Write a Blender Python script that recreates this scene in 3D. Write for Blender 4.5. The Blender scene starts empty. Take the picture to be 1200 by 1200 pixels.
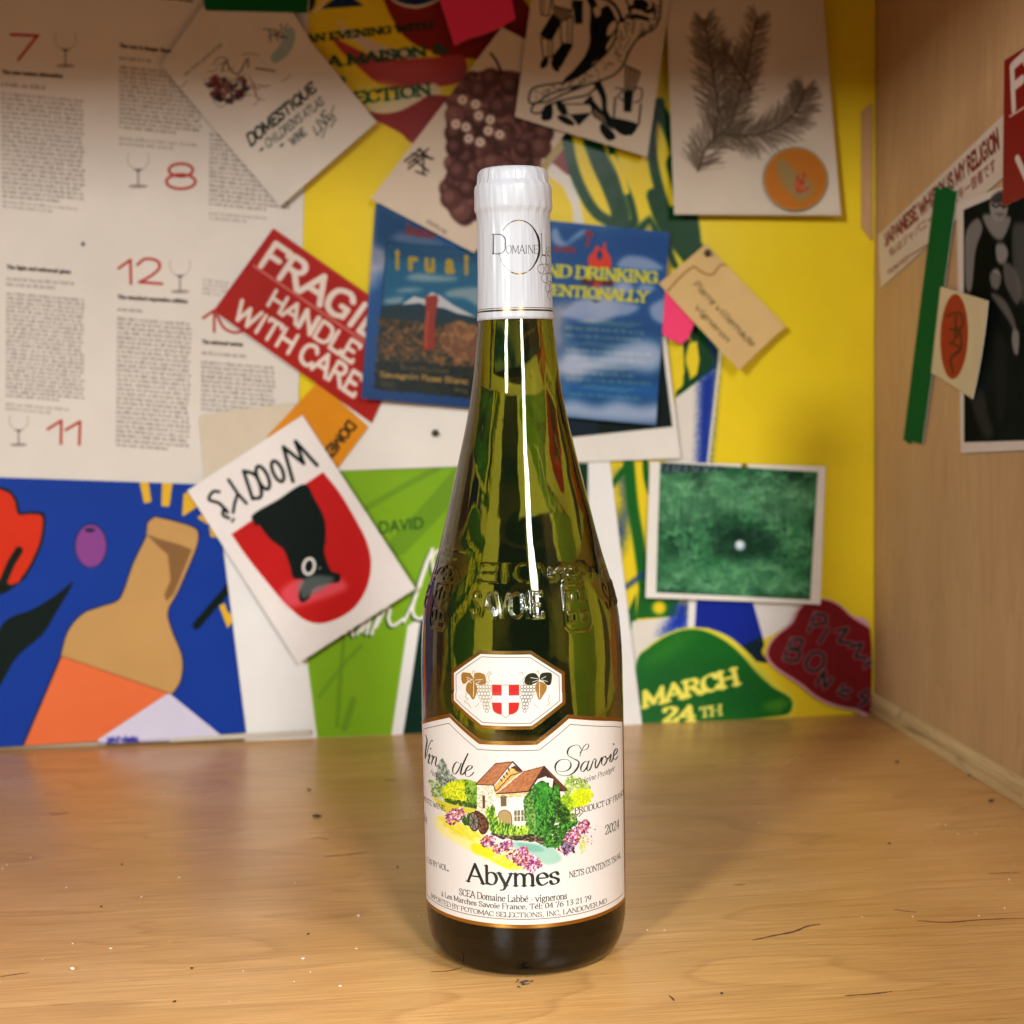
import bpy, bmesh, math, random
import numpy as np
R = math.radians
rnd = random.Random(7)
rng = np.random.default_rng(11)
scene = bpy.context.scene
col = scene.collection

# ------------------------------------------------------------------ camera
CAM = np.array([-.06221, -.55607, .21266])
YAW, PITCH, ROLL, FPX = .1064, .07971, -.01653, 1731.15      # focal length in pixels of a 1200 px wide frame
fw = np.array([math.sin(YAW) * math.cos(PITCH), math.cos(YAW) * math.cos(PITCH), -math.sin(PITCH)])
rt0 = np.array([math.cos(YAW), -math.sin(YAW), 0.])
up0 = np.cross(rt0, fw)
rt = math.cos(ROLL) * rt0 + math.sin(ROLL) * up0
up = -math.sin(ROLL) * rt0 + math.cos(ROLL) * up0
cd = bpy.data.cameras.new('camera')
cam = bpy.data.objects.new('camera', cd)
col.objects.link(cam)
from mathutils import Matrix, Vector
m = Matrix.Identity(4)
for i in range(3):
    m[i][0] = rt[i]; m[i][1] = up[i]; m[i][2] = -fw[i]; m[i][3] = CAM[i]
cam.matrix_world = m
cd.sensor_width = 36
cd.lens = 36 * FPX / 1200
cd.clip_start = .01
cd.clip_end = 50
cd.dof.use_dof = True
cd.dof.focus_distance = .528
cd.dof.aperture_fstop = 14
scene.camera = cam

# ------------------------------------------------------------------ light
world = bpy.data.worlds.new('World')
scene.world = world
world.use_nodes = True
world.node_tree.nodes['Background'].inputs[0].default_value = (.80, .86, .95, 1)
world.node_tree.nodes['Background'].inputs[1].default_value = .10

def area(name, loc, target, sx, sy, power, colr):
    l = bpy.data.lights.new(name, 'AREA')
    l.shape = 'RECTANGLE'; l.size = sx; l.size_y = sy; l.energy = power; l.color = colr
    o = bpy.data.objects.new(name, l); col.objects.link(o)
    o.location = loc
    o.rotation_euler = (Vector(target) - Vector(loc)).to_track_quat('-Z', 'Y').to_euler()
    return o
area('room_lamp', (.34, -1.75, 1.02), (0, .15, .12), .24, .8, 25, (.99, 1, .97))
area('room_lamp', (-1.03, -1.60, .74), (0, .2, .12), .18, .18, 27, (.97, 1, .985))
area('ceiling_lamp', (.72, -.80, 1.55), (0, -.05, 0), .4, .35, 25, (1, .985, .94))

scene.view_settings.view_transform = 'Standard'
scene.view_settings.look = 'None'
scene.view_settings.exposure = 0
scene.view_settings.gamma = 1
scene.render.engine = 'CYCLES'
cy = scene.cycles
cy.max_bounces = 14; cy.transmission_bounces = 14; cy.transparent_max_bounces = 8
cy.diffuse_bounces = 3; cy.glossy_bounces = 5; cy.volume_bounces = 0
cy.caustics_reflective = True; cy.caustics_refractive = True
cy.sample_clamp_indirect = 4
cy.blur_glossy = .6
cy.use_denoising = True

# ------------------------------------------------------------------ projecting measured points onto the real surfaces
YW = .368       # back wall
XW = .2725      # side panel
RB = .0386      # bottle body radius

def rays(P):
    P = np.asarray(P, float).reshape(-1, 2)
    return fw + ((P[:, :1] - 600) / FPX) * rt - ((P[:, 1:] - 600) / FPX) * up

def on_wall(off=0.):
    def f(P):
        D = rays(P); t = (YW - off - CAM[1]) / D[:, 1]
        return np.c_[CAM[0] + t * D[:, 0], CAM[2] + t * D[:, 2]]
    f.place = lambda u, v, h: (u, YW - off - h, v)
    f.kind = 'W'
    return f

def on_side(off=0.):
    def f(P):
        D = rays(P); t = (XW - off - CAM[0]) / D[:, 0]
        return np.c_[-(CAM[1] + t * D[:, 1]), CAM[2] + t * D[:, 2]]
    f.place = lambda u, v, h: (XW - off - h, -u, v)
    f.kind = 'S'
    return f

def on_table(P):
    D = rays(P); t = -CAM[2] / D[:, 2]
    return np.c_[CAM[0] + t * D[:, 0], CAM[1] + t * D[:, 1]]

def on_cyl(rad):
    def f(P):
        D = rays(P)
        a = D[:, 0] ** 2 + D[:, 1] ** 2
        b = 2 * (CAM[0] * D[:, 0] + CAM[1] * D[:, 1])
        c = CAM[0] ** 2 + CAM[1] ** 2 - rad * rad
        q = np.maximum(b * b - 4 * a * c, 0)
        t = (-b - np.sqrt(q)) / (2 * a)
        x = CAM[0] + t * D[:, 0]; y = CAM[1] + t * D[:, 1]
        return np.c_[rad * np.arctan2(x, -y), CAM[2] + t * D[:, 2]]
    return f

def S(scale, ox, oy, s):
    """points read from an enlarged crop, back to photograph pixels"""
    return np.array([[float(v) for v in p.split(',')] for p in s.split()]) / scale + np.array([ox, oy])

# ------------------------------------------------------------------ a small vector painter for printed matter
def smooth(pts, closed=False, n=7):
    p = np.asarray(pts, float)
    if len(p) < 3: return p
    if closed: q = np.vstack([p[-1], p, p[0], p[1]])
    else: q = np.vstack([2 * p[0] - p[1], p, 2 * p[-1] - p[-2]])
    t = np.linspace(0, 1, n, endpoint=False)[:, None]
    out = []
    for i in range(len(q) - 3):
        a, b, c, d = q[i:i + 4]
        out.append(.5 * ((2 * b) + (-a + c) * t + (2 * a - 5 * b + 4 * c - d) * t ** 2 + (-a + 3 * b - 3 * c + d) * t ** 3))
    out = np.vstack(out)
    return out if closed else np.vstack([out, p[-1]])

def ribbon(pts, wid):
    """quads and round joints along a line; wid a number or one per point"""
    p = np.asarray(pts, float); w = np.broadcast_to(np.asarray(wid, float), (len(p),)) / 2
    d = np.diff(p, axis=0); L = np.hypot(d[:, 0], d[:, 1]); L[L == 0] = 1e-9
    n = np.c_[-d[:, 1], d[:, 0]] / L[:, None]
    q = np.stack([p[:-1] + n * w[:-1, None], p[1:] + n * w[1:, None], p[1:] - n * w[1:, None], p[:-1] - n * w[:-1, None]], 1)
    a = np.arange(8) * math.pi / 4
    octo = np.c_[np.cos(a), np.sin(a)]
    o = p[:, None, :] + octo[None] * w[:, None, None]
    o1 = o[:, [0, 1, 2, 3]]; o2 = o[:, [0, 3, 4, 7]]; o3 = o[:, [4, 5, 6, 7]]
    return np.vstack([q, o1, o2, o3])

def disc(cx, cy_, rx, ry=None, ang=0, n=24):
    ry = rx if ry is None else ry
    a = np.arange(n) * 2 * math.pi / n
    x, y = rx * np.cos(a), ry * np.sin(a); c, s = math.cos(ang), math.sin(ang)
    return np.c_[cx + c * x - s * y, cy_ + s * x + c * y]

class Canvas:
    def __init__(self, fmap, bbox, res, base):
        self.f = fmap; self.u0, self.v0, self.u1, self.v1 = bbox; self.res = res
        self.W = max(8, int((self.u1 - self.u0) * res)); self.H = max(8, int((self.v1 - self.v0) * res))
        self.buf = np.empty((self.H, self.W, 3), np.float32); self.buf[:] = base
        self.met = np.zeros((self.H, self.W), np.float32)
        self.metric = False
    def tx(self, P):
        P = np.asarray(P, float); sh = P.shape; P = P.reshape(-1, 2)
        q = P if self.metric else self.f(P)
        return np.c_[(q[:, 0] - self.u0) * self.res, (q[:, 1] - self.v0) * self.res].reshape(sh)
    def mask(self, pieces):
        """pieces: list of polygons or an (N,4,2) array -> (y0,x0,mask), union of all"""
        A, B = [], []
        if isinstance(pieces, np.ndarray) and pieces.ndim == 2: pieces = [pieces]
        if isinstance(pieces, np.ndarray):
            T = self.tx(pieces)
            nx = np.roll(T, -1, 1)
            area_ = (T[..., 0] * nx[..., 1] - nx[..., 0] * T[..., 1]).sum(1)
            fl = area_ < 0
            a = np.where(fl[:, None, None], nx, T); b = np.where(fl[:, None, None], T, nx)
            A = a.reshape(-1, 2); B = b.reshape(-1, 2)
        else:
            for p in pieces:
                T = self.tx(p); nx = np.roll(T, -1, 0)
                ar = (T[:, 0] * nx[:, 1] - nx[:, 0] * T[:, 1]).sum()
                if ar < 0: T, nx = nx, T
                A.append(T); B.append(nx)
            A = np.vstack(A); B = np.vstack(B)
        x0 = max(0, int(math.floor(min(A[:, 0].min(), self.W)))); x1 = min(self.W, int(math.ceil(max(A[:, 0].max(), 0))) + 1)
        y0 = max(0, int(math.floor(min(A[:, 1].min(), self.H)))); y1 = min(self.H, int(math.ceil(max(A[:, 1].max(), 0))) + 1)
        if x1 <= x0 or y1 <= y0: return None
        SS = 4; w = x1 - x0; h = (y1 - y0) * SS
        ya, yb = A[:, 1], B[:, 1]
        sg = np.where(yb > ya, -1., 1.)
        lo = np.minimum(ya, yb); hi = np.maximum(ya, yb)
        k0 = np.clip(np.ceil(lo * SS - .5), y0 * SS, y1 * SS).astype(int)
        k1 = np.clip(np.ceil(hi * SS - .5), y0 * SS, y1 * SS).astype(int)
        n = k1 - k0
        ok = n > 0
        idx = np.repeat(np.arange(len(n))[ok], n[ok])
        if len(idx) == 0: return None
        st = np.repeat(np.cumsum(n[ok]) - n[ok], n[ok])
        k = k0[idx] + np.arange(len(idx)) - st
        yy = (k + .5) / SS
        x = A[idx, 0] + (yy - ya[idx]) / (yb[idx] - ya[idx]) * (B[idx, 0] - A[idx, 0])
        x = np.clip(x - x0, 0, w); i = np.floor(x).astype(int); fr = x - i
        s = sg[idx]
        flat = (k - y0 * SS) * (w + 2) + i
        acc = np.bincount(flat, s * (1 - fr), h * (w + 2)) + np.bincount(flat + 1, s * fr, h * (w + 2))[:h * (w + 2)] if False else None
        acc = np.bincount(np.r_[flat, flat + 1], np.r_[s * (1 - fr), s * fr], h * (w + 2) + 2)[:h * (w + 2)]
        acc = np.abs(np.cumsum(acc.reshape(h, w + 2), 1)[:, :w])
        return y0, x0, np.clip(acc, 0, 1).reshape(y1 - y0, SS, w).mean(1)
    def fill(self, pieces, color, alpha=1., soft=0., spray=0., metal=None, tex=None):
        r = self.mask(pieces)
        if r is None: return
        y0, x0, mk = r
        if soft > 0:
            k = max(1, int(soft)); pad = 2 * k + 1
            Y0, X0 = max(0, y0 - pad), max(0, x0 - pad)
            Y1, X1 = min(self.H, y0 + mk.shape[0] + pad), min(self.W, x0 + mk.shape[1] + pad)
            big = np.zeros((Y1 - Y0, X1 - X0)); big[y0 - Y0:y0 - Y0 + mk.shape[0], x0 - X0:x0 - X0 + mk.shape[1]] = mk
            for _ in range(2): big = boxblur(big, k)
            mk = big; y0, x0 = Y0, X0
        if spray > 0:
            mk = np.clip(mk + spray * (rng.random(mk.shape) - .5) * (4 * mk * (1 - mk)), 0, 1)
        sl = (slice(y0, y0 + mk.shape[0]), slice(x0, x0 + mk.shape[1]))
        a = (mk * alpha)[..., None]
        c = np.asarray(color, float) if tex is None else tex(mk.shape, y0, x0)
        self.buf[sl] = self.buf[sl] * (1 - a) + c * a
        if metal is not None: self.met[sl] = self.met[sl] * (1 - a[..., 0]) + metal * a[..., 0]
    def line(self, pts, wid, color, closed=False, sm=False, **k):
        p = np.asarray(pts, float)
        if sm: p = smooth(p, closed)
        if closed: p = np.vstack([p, p[0]])
        self.fill(ribbon(p, wid), color, **k)
    def text(self, s, quad, color, font='sans', weight=None, **k):
        """quad: bottom-left, bottom-right, top-right, top-left of the capital letters"""
        pc = glyphs(s, font, weight)
        q = np.asarray(quad, float)
        x = pc[..., :1]; y = pc[..., 1:]
        P = (1 - y) * ((1 - x) * q[0] + x * q[1]) + y * ((1 - x) * q[3] + x * q[2])
        self.fill(P, color, **k)
    def grain(self, amt, scale=3):
        n = fractal(self.H, self.W, scale, 3)[..., None]
        self.buf *= 1 + amt * (n - .5)
    def image(self, name):
        im = bpy.data.images.new(name, self.W, self.H, alpha=True)
        im.alpha_mode = 'CHANNEL_PACKED'
        px = np.empty((self.H, self.W, 4), np.float32)
        px[..., :3] = np.clip(np.clip(self.buf, 0, 1) ** 1.18 * 1.02, 0, 1); px[..., 3] = np.clip(self.met, 0, 1)
        im.pixels.foreach_set(px.ravel()); im.update(); im.pack()
        return im

def boxblur(a, k):
    n = 2 * k + 1
    p = np.pad(a, ((k + 1, k), (0, 0)), mode='edge').cumsum(0); a = (p[n:] - p[:-n]) / n
    p = np.pad(a, ((0, 0), (k + 1, k)), mode='edge').cumsum(1); return (p[:, n:] - p[:, :-n]) / n

def fractal(h, w, scale, octs=4, seed=None):
    g = rng if seed is None else np.random.default_rng(seed)
    out = np.zeros((h, w)); amp = 1.; tot = 0
    for o in range(octs):
        s = scale * 2 ** o
        gh, gw = int(s * h / max(h, w)) + 3, int(s * w / max(h, w)) + 3
        G = g.random((gh, gw))
        y = np.linspace(0, gh - 2.001, h); x = np.linspace(0, gw - 2.001, w)
        yi = y.astype(int); xi = x.astype(int)
        fy = (y - yi)[:, None]; fx = (x - xi)[None]
        fy = fy * fy * (3 - 2 * fy); fx = fx * fx * (3 - 2 * fx)
        a = G[yi][:, xi]; b = G[yi][:, xi + 1]; c = G[yi + 1][:, xi]; d = G[yi + 1][:, xi + 1]
        out += amp * (a * (1 - fx) * (1 - fy) + b * fx * (1 - fy) + c * (1 - fx) * fy + d * fx * fy)
        tot += amp; amp *= .5
    return out / tot

def hexc(h): return tuple(int(h[i:i + 2], 16) / 255 for i in (0, 2, 4))

def inside(P, poly):
    x, y = P[:, 0], P[:, 1]; r = np.zeros(len(P), bool); n = len(poly)
    for i in range(n):
        x1, y1 = poly[i]; x2, y2 = poly[(i + 1) % n]
        if y1 == y2: continue
        c = ((y1 > y) != (y2 > y)) & (x < (x2 - x1) * (y - y1) / (y2 - y1) + x1)
        r ^= c
    return r

def dabs(c, poly, colors, n, size, asp=1.6, ang=0., jit=.6, alpha=.9, rounds=3):
    """n brush dabs of mixed colours inside a region"""
    poly = np.asarray(poly, float); lo, hi = poly.min(0), poly.max(0)
    P = lo + rng.random((n * 4, 2)) * (hi - lo); P = P[inside(P, poly)][:n]
    if len(P) == 0: return
    t = np.array([0, 1.2, 2.2, 3.14, 4.1, 5.2])[:4] * 0 + np.array([0, 1.57, 3.14, 4.71])
    for r_ in range(rounds):
        for ci, cc in enumerate(colors):
            sel = P[(np.arange(len(P)) % (rounds * len(colors))) == (r_ * len(colors) + ci)]
            if len(sel) == 0: continue
            m_ = len(sel)
            th = ang + (rng.random(m_) - .5) * 2 * jit; sz = size * (.55 + .9 * rng.random(m_))
            ex = (sz * asp / 2)[:, None] * np.cos(t); ey = (sz / 2)[:, None] * np.sin(t)
            x = sel[:, :1] + np.cos(th)[:, None] * ex - np.sin(th)[:, None] * ey
            y = sel[:, 1:] + np.sin(th)[:, None] * ex + np.cos(th)[:, None] * ey
            c.fill(np.stack([x, y], -1), cc, alpha=alpha)

# ------------------------------------------------------------------ lettering
# skeletons: advance | strokes; a stroke starts with l (straight) or c (curve); units: capital height 7, x-height 4.6
FONT = {
'A': '6.4|l .3,0 3.1,7 6,0|l 1.4,2.4 4.8,2.4', 'B': '5.8|l 1,0 1,7|c 1,7 3.6,6.9 4.6,5.4 3.6,3.8 1,3.7|c 1,3.7 4.2,3.6 5.2,1.9 4,.1 1,0',
'C': '6|c 5.4,5.4 4.6,6.7 3.2,7 1.3,6 .6,3.5 1.3,1 3.2,0 4.8,.4 5.5,1.6', 'D': '6.6|l 1,0 1,7|c 1,7 4,6.9 5.8,5.6 6,3.5 5.8,1.4 4,.1 1,0',
'E': '5.6|l 1,0 1,7|l 1,7 5,7 5,6|l 1,3.6 4,3.6|l 1,0 5.2,0 5.2,1.1', 'F': '5.2|l 1,0 1,7|l 1,7 5,7 5,6|l 1,3.6 4,3.6',
'G': '6.6|c 5.6,5.6 4.6,6.8 3.3,7 1.3,6 .6,3.5 1.3,1 3.3,0 5.6,.8|l 5.6,.6 5.6,3 3.9,3', 'H': '6.8|l 1,0 1,7|l 5.8,0 5.8,7|l 1,3.6 5.8,3.6',
'I': '3|l 1.5,0 1.5,7', 'J': '4|c 2.8,7 2.8,3 2.7,1 1.6,0 .6,.6', 'K': '6.4|l 1,0 1,7|l 5.4,7 1,3|l 2.4,4.3 5.9,0',
'L': '5.4|l 1,7 1,0 5,0 5.1,1.3', 'M': '8|l 1,0 1,7 4,1 7,7 7,0', 'N': '6.8|l 1,0 1,7 5.8,0 5.8,7',
'O': '6.8|c 3.4,7 1.3,6 .6,3.5 1.3,1 3.4,0 5.5,1 6.2,3.5 5.5,6 3.4,7', 'P': '5.4|l 1,0 1,7|c 1,7 3.8,6.9 4.9,5.3 3.9,3.5 1,3.3',
'Q': '6.8|c 3.4,7 1.3,6 .6,3.5 1.3,1 3.4,0 5.5,1 6.2,3.5 5.5,6 3.4,7|l 3.6,1.4 6,-.9', 'R': '6.2|l 1,0 1,7|c 1,7 3.8,6.9 4.8,5.4 3.8,3.8 1,3.6|l 3,3.6 5.8,0',
'S': '5.2|c 4.4,5.6 3.8,6.8 2.6,7 1.1,6.5 .8,5.3 1.5,4.3 3.6,3.1 4.6,1.9 4,.4 2.5,0 1.1,.4 .6,1.7', 'T': '6|l 3,0 3,7|l .5,6 .5,7 5.5,7 5.5,6',
'U': '6.8|c 1,7 1,3 1.4,1 3.4,0 5.4,1 5.8,3 5.8,7', 'V': '6.2|l .3,7 3.2,0 5.9,7', 'W': '8.8|l .3,7 2.6,0 4.4,6 6.4,0 8.5,7',
'X': '6|l .5,7 5.6,0|l 5.4,7 .4,0', 'Y': '6|l .3,7 3,3.4 5.7,7|l 3,3.4 3,0', 'Z': '5.8|l .7,6 .7,7 5,7 .6,0 5.1,0 5.2,1.1',
'a': '4.6|c .9,3.7 1.6,4.6 2.8,4.5 3.4,3.6 3.4,1.2 3.7,.2 4.4,.4|c 3.4,2.8 1.8,2.3 .8,1.4 .9,.4 1.8,0 3.4,1', 'b': '5|l 1,7 1,.3|c 1,3.6 2.2,4.6 3.7,4.2 4.4,2.4 3.7,.5 2.3,0 1,.6',
'c': '4.3|c 3.9,3.6 3.2,4.5 2.2,4.6 .9,3.8 .6,2.2 1.2,.6 2.4,0 4,.9', 'd': '5|l 4,7 4,0|c 4,3.7 3,4.6 1.6,4.3 .7,3 .7,1.4 1.5,.2 2.8,0 4,.9',
'e': '4.4|c .7,2.7 3.8,2.8 3.5,4 2.4,4.6 1,3.9 .6,2.3 1.2,.6 2.5,0 4,.9', 'f': '3.2|c 3.4,6.5 2.7,7.1 1.8,6.7 1.5,5.6 1.5,0|l .5,4.5 2.8,4.5',
'g': '4.6|c 2.2,4.6 1,3.9 1,2.6 2.2,1.8 3.4,2.6 3.4,3.9 2.2,4.6|c 1.5,2 .9,1.1 1.4,.6 3.6,.2 4,-.8 2.6,-1.9 1,-1.6 .8,-.7 1.6,.5|l 3.2,4.2 4.4,4.4', 'h': '5|l 1,7 1,0|c 1,3.4 2.2,4.6 3.4,4.4 3.9,3.4 3.9,0',
'i': '2.6|l 1.3,4.6 1.3,0|l 1.25,6.4 1.35,6.7', 'j': '2.6|c 1.4,4.6 1.4,0 1.1,-1.4 .2,-1.8|l 1.35,6.4 1.45,6.7', 'k': '4.8|l 1,7 1,0|l 4,4.5 1,1.9|l 2.1,2.9 4.4,0',
'l': '2.6|l 1.3,7 1.3,0', 'm': '7.6|l 1,4.6 1,0|c 1,3.4 2.1,4.6 3.2,4.4 3.8,3.4 3.8,0|c 3.8,3.4 4.9,4.6 6,4.4 6.6,3.4 6.6,0', 'n': '5|l 1,4.6 1,0|c 1,3.4 2.2,4.6 3.4,4.4 4,3.4 4,0',
'o': '4.8|c 2.4,4.6 1,3.9 .6,2.3 1,.7 2.4,0 3.8,.7 4.2,2.3 3.8,3.9 2.4,4.6', 'p': '5|l 1,4.6 1,-2|c 1,3.6 2.2,4.6 3.7,4.2 4.4,2.4 3.7,.5 2.3,0 1,.6',
'q': '5|l 4,4.6 4,-2|c 4,3.7 3,4.6 1.6,4.3 .7,3 .7,1.4 1.5,.2 2.8,0 4,.9', 'r': '3.6|l 1,4.6 1,0|c 1,3 2,4.5 3.2,4.4',
's': '3.9|c 3.2,3.7 2.6,4.5 1.7,4.5 .8,3.9 .9,2.9 2.3,2.3 3.3,1.5 3,.4 1.9,0 1,.3 .6,1.2', 't': '3.1|c 1.5,6 1.5,1.2 1.9,.1 3,.5|l .5,4.5 2.8,4.5',
'u': '5|c 1,4.6 1,1.4 1.4,.2 2.6,.1 4,1.2|l 4,4.6 4,0', 'v': '4.8|l .3,4.6 2.4,0 4.4,4.6', 'w': '6.8|l .3,4.6 2,0 3.4,3.9 4.9,0 6.5,4.6', 'x': '4.6|l .4,4.6 4.3,0|l 4.1,4.6 .4,0',
'y': '4.8|l .3,4.6 2.5,0|c 4.4,4.6 2.6,.2 1.8,-1.5 .6,-1.9', 'z': '4.2|l .6,4 .6,4.6 3.6,4.6 .5,0 3.8,0 3.9,.7',
'0': '5|c 2.5,7 1.1,6 .7,3.5 1.1,1 2.5,0 3.9,1 4.3,3.5 3.9,6 2.5,7', '1': '5|l 1.3,5.8 2.7,7 2.7,0', '2': '5|c .8,5.3 1.3,6.7 2.7,7 4,6.2 3.9,4.8 2.6,2.6 .6,.1|l .6,0 4,0 4.4,1.2',
'3': '5|c .9,6 2.2,7 3.6,6.4 3.8,5 2,3.8 3.9,3 4.1,1.4 2.8,.1 .8,.6', '4': '5|l 3.4,0 3.4,7 .5,2.2 4.6,2.2', '5': '5|l 4.2,7 1.4,7 1.1,4|c 1.1,4 3,4.3 4.2,2.9 3.7,.7 2,0 .7,.5',
'6': '5|c 4.1,6.8 2,5.8 .8,3.4 .9,1 2.4,0 4,.8 4.2,2.6 3.2,4 1.6,3.9 .8,2.6', '7': '5|l .7,5.9 .7,7 4.3,7 2,0', '8': '5|c 2.5,7 1.1,6.2 1.3,4.6 3.6,3.1 4.1,1.4 2.5,0 .9,1.4 1.4,3.1 3.7,4.6 3.9,6.2 2.5,7',
'9': '5|c .9,.2 3,1.2 4.2,3.6 4.1,6 2.6,7 1,6.2 .8,4.4 1.8,3 3.4,3.1 4.2,4.4', '.': '2.4|l 1.1,.1 1.3,.3', ',': '2.4|l 1.4,.5 .9,-1', ':': '2.4|l 1.1,.1 1.3,.3|l 1.1,3.6 1.3,3.8', '-': '3.2|l .6,2.2 2.6,2.2',
"'": '2|l 1.2,7 .9,5.4', '&': '7|c 6.4,3.6 4.6,.6 2.4,0 .8,1.4 1.4,3.2 4,5.2 3.6,6.8 2.2,6.6 2,5.2 6.6,0', '%': '7|l 5.6,7 1.4,0|c 1.8,6.6 .9,5.2 1.8,3.8 2.7,5.2 1.8,6.6|c 5.2,3.2 4.3,1.8 5.2,.4 6.1,1.8 5.2,3.2', '?': '4.6|c .8,5.6 1.6,6.9 3,6.9 3.9,5.5 2.4,3.6 2.2,2|l 2.1,.1 2.3,.4', ' ': '2.6|', '+': '5|l 2.5,1 2.5,5|l .5,3 4.5,3',
}
ACC = {'é': 'e', 'à': 'a', 'É': 'E'}
_gc = {}
def glyphs(s, font, weight=None):
    key = (s, font, weight)
    if key in _gc: return _gc[key]
    if font == 'sans':
        cu = bpy.data.curves.new('t', 'FONT'); cu.body = s; cu.size = 1
        if weight: cu.offset = weight
        ob = bpy.data.objects.new('t', cu)
        me = bpy.data.meshes.new_from_object(ob)
        me.calc_loop_triangles()
        V = np.array([v.co[:2] for v in me.vertices]); T = np.array([t.vertices[:] for t in me.loop_triangles])
        q = V[T][:, [0, 1, 2, 2]]
        bpy.data.objects.remove(ob); bpy.data.curves.remove(cu); bpy.data.meshes.remove(me)
        x0, x1 = V[:, 0].min(), V[:, 0].max()
        y1 = .73 if s.isascii() else V[:, 1].max()
        y0 = 0 if s.isascii() else V[:, 1].min()
        q = np.stack([(q[..., 0] - x0) / (x1 - x0), (q[..., 1] - y0) / (y1 - y0)], -1)
        _gc[key] = q
        return q
    st = {'serif': (.42, 1.08, 1.5, .42, 0, 1.), 'thin': (.2, .55, 1.2, .22, 0, 1.), 'slab': (1.0, 2.25, 2.6, 1.1, 0, 1.25), 'italic': (.2, .6, .5, .2, .28, 1.), 'hand': (.5, .6, 0, 0, .18, 1.), 'brush': (.8, 1.5, 0, 0, .05, 1.), 'mono': (.62, .62, 0, 0, 0, 1.), 'bold': (1.55, 1.65, 0, 0, 0, 1.1), 'light': (.34, .36, 0, 0, 0, 1.35)}[font]
    thin, thick, ser, serw, shear, wide = st
    if weight: thin *= weight; thick *= weight; serw *= weight
    out = []; pen = 0.
    for ch in s:
        base = ACC.get(ch, ch)
        adv, *strokes = FONT[base].split('|')
        j = (rnd.random() - .5) * (.5 if font in ('hand', 'brush') else 0)
        for stt in strokes:
            if not stt.strip(): continue
            kind, *pp = stt.split()
            P = np.array([[float(a) for a in q.split(',')] for q in pp])
            dot = len(P) == 2 and np.hypot(*(P[1] - P[0])) < .4
            if kind == 'c': P = smooth(P, n=5)
            elif not dot:
                Q = [P[0]]
                for a, b in zip(P[:-1], P[1:]): Q += [a + (b - a) * .5, b]
                P = np.array(Q)
            d = np.gradient(P, axis=0) if kind == 'c' else None
            wide_ = []
            segs = [(P[i], P[i + 1]) for i in range(len(P) - 1)]
            off = np.array([pen, j])
            sc = np.array([wide, 1.])
            if dot:
                out.append(shr(ribbon(P * sc + off, thick * 1.25), shear)); continue
            if kind == 'c':
                th = np.arctan2(d[:, 1], d[:, 0]); w = thin + (thick - thin) * np.abs(np.sin(th - .3)) ** 1.6
                out.append(shr(ribbon(P * sc + off, w), shear))
            else:
                for a, b in segs:
                    th = math.atan2(b[1] - a[1], b[0] - a[0]); w = thin + (thick - thin) * abs(math.sin(th - .3)) ** 1.6
                    if abs(b[0] - a[0]) < .01: w = thick * .92
                    if base == 'N' and abs(b[0] - a[0]) < .01: w = thin * 1.4
                    out.append(shr(ribbon(np.array([a, b]) * sc + off, w), shear))
            if ser:
                for e, o_ in ((P[0], P[1]), (P[-1], P[-2])):
                    dd = o_ - e
                    if abs(dd[1]) > .75 * abs(dd[0]) * .8 and min(abs(e[1]), abs(e[1] - 7), abs(e[1] - 4.6), abs(e[1] + 2)) < .03:
                        if kind == 'c' and base in 'CGSOcaeoftgJ?': continue
                        h = ser / 2
                        if base == 'T' and e[1] > 1: continue
                        x = e[0]
                        l_, r_ = (h, h)
                        if abs(e[1] - 4.6) < .03 and base not in 'vwxy': r_ = .2
                        if abs(e[1] - 7) < .03 and base.islower(): r_ = .2
                        out.append(shr(ribbon(np.array([[x - l_, e[1]], [x + r_, e[1]]]) * sc + off, serw), shear))
        if ch in 'éÉ':
            yb = 5.4 if ch == 'é' else 7.6
            out.append(shr(ribbon(np.array([[pen + 2.2, yb], [pen + 3.3, yb + 1.1]]), [thin * 1.2, thick]), shear))
        if ch == 'à': out.append(shr(ribbon(np.array([[pen + 2.8, 5.4], [pen + 1.6, 6.5]]), [thin * 1.2, thick]), shear))
        pen += float(adv) * wide
    q = np.vstack(out)
    x0, x1 = q[..., 0].min(), q[..., 0].max()
    q = np.stack([(q[..., 0] - x0) / (x1 - x0), q[..., 1] / 7.], -1)
    _gc[key] = q
    return q
def shr(q, k):
    q = q.copy(); q[..., 0] += q[..., 1] * k; return q

def paragraph(c, TL, TR, BL, nlines, color, alpha=.8, last=.7, xh=.5):
    """rows of small printed words, too small in the photograph to read"""
    TL, TR, BL = map(np.array, (TL, TR, BL))
    ex = TR - TL; ey = (BL - TL) / nlines; L = np.hypot(*ex); ux = ex / L
    qs = []
    for i in range(nlines):
        x = 0; end = L * (last if i == nlines - 1 else 1)
        while x < end - 2:
            w = min(rnd.choice([3, 4, 6, 7, 9, 11]), end - x)
            o = TL + ey * (i + .25) + ux * x
            xx = 0
            while xx < w - .5:
                a = o + ux * xx; h = ey * xh * rnd.choice([1, 1, 1, 1.35]); s = ux * rnd.uniform(.5, 1.1)
                b = a + ey * xh
                qs.append([b, b + s, b + s - h, b - h]); xx += 1.5
            x += w + 1.7
    c.fill(np.array(qs), color, alpha=alpha)

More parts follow.
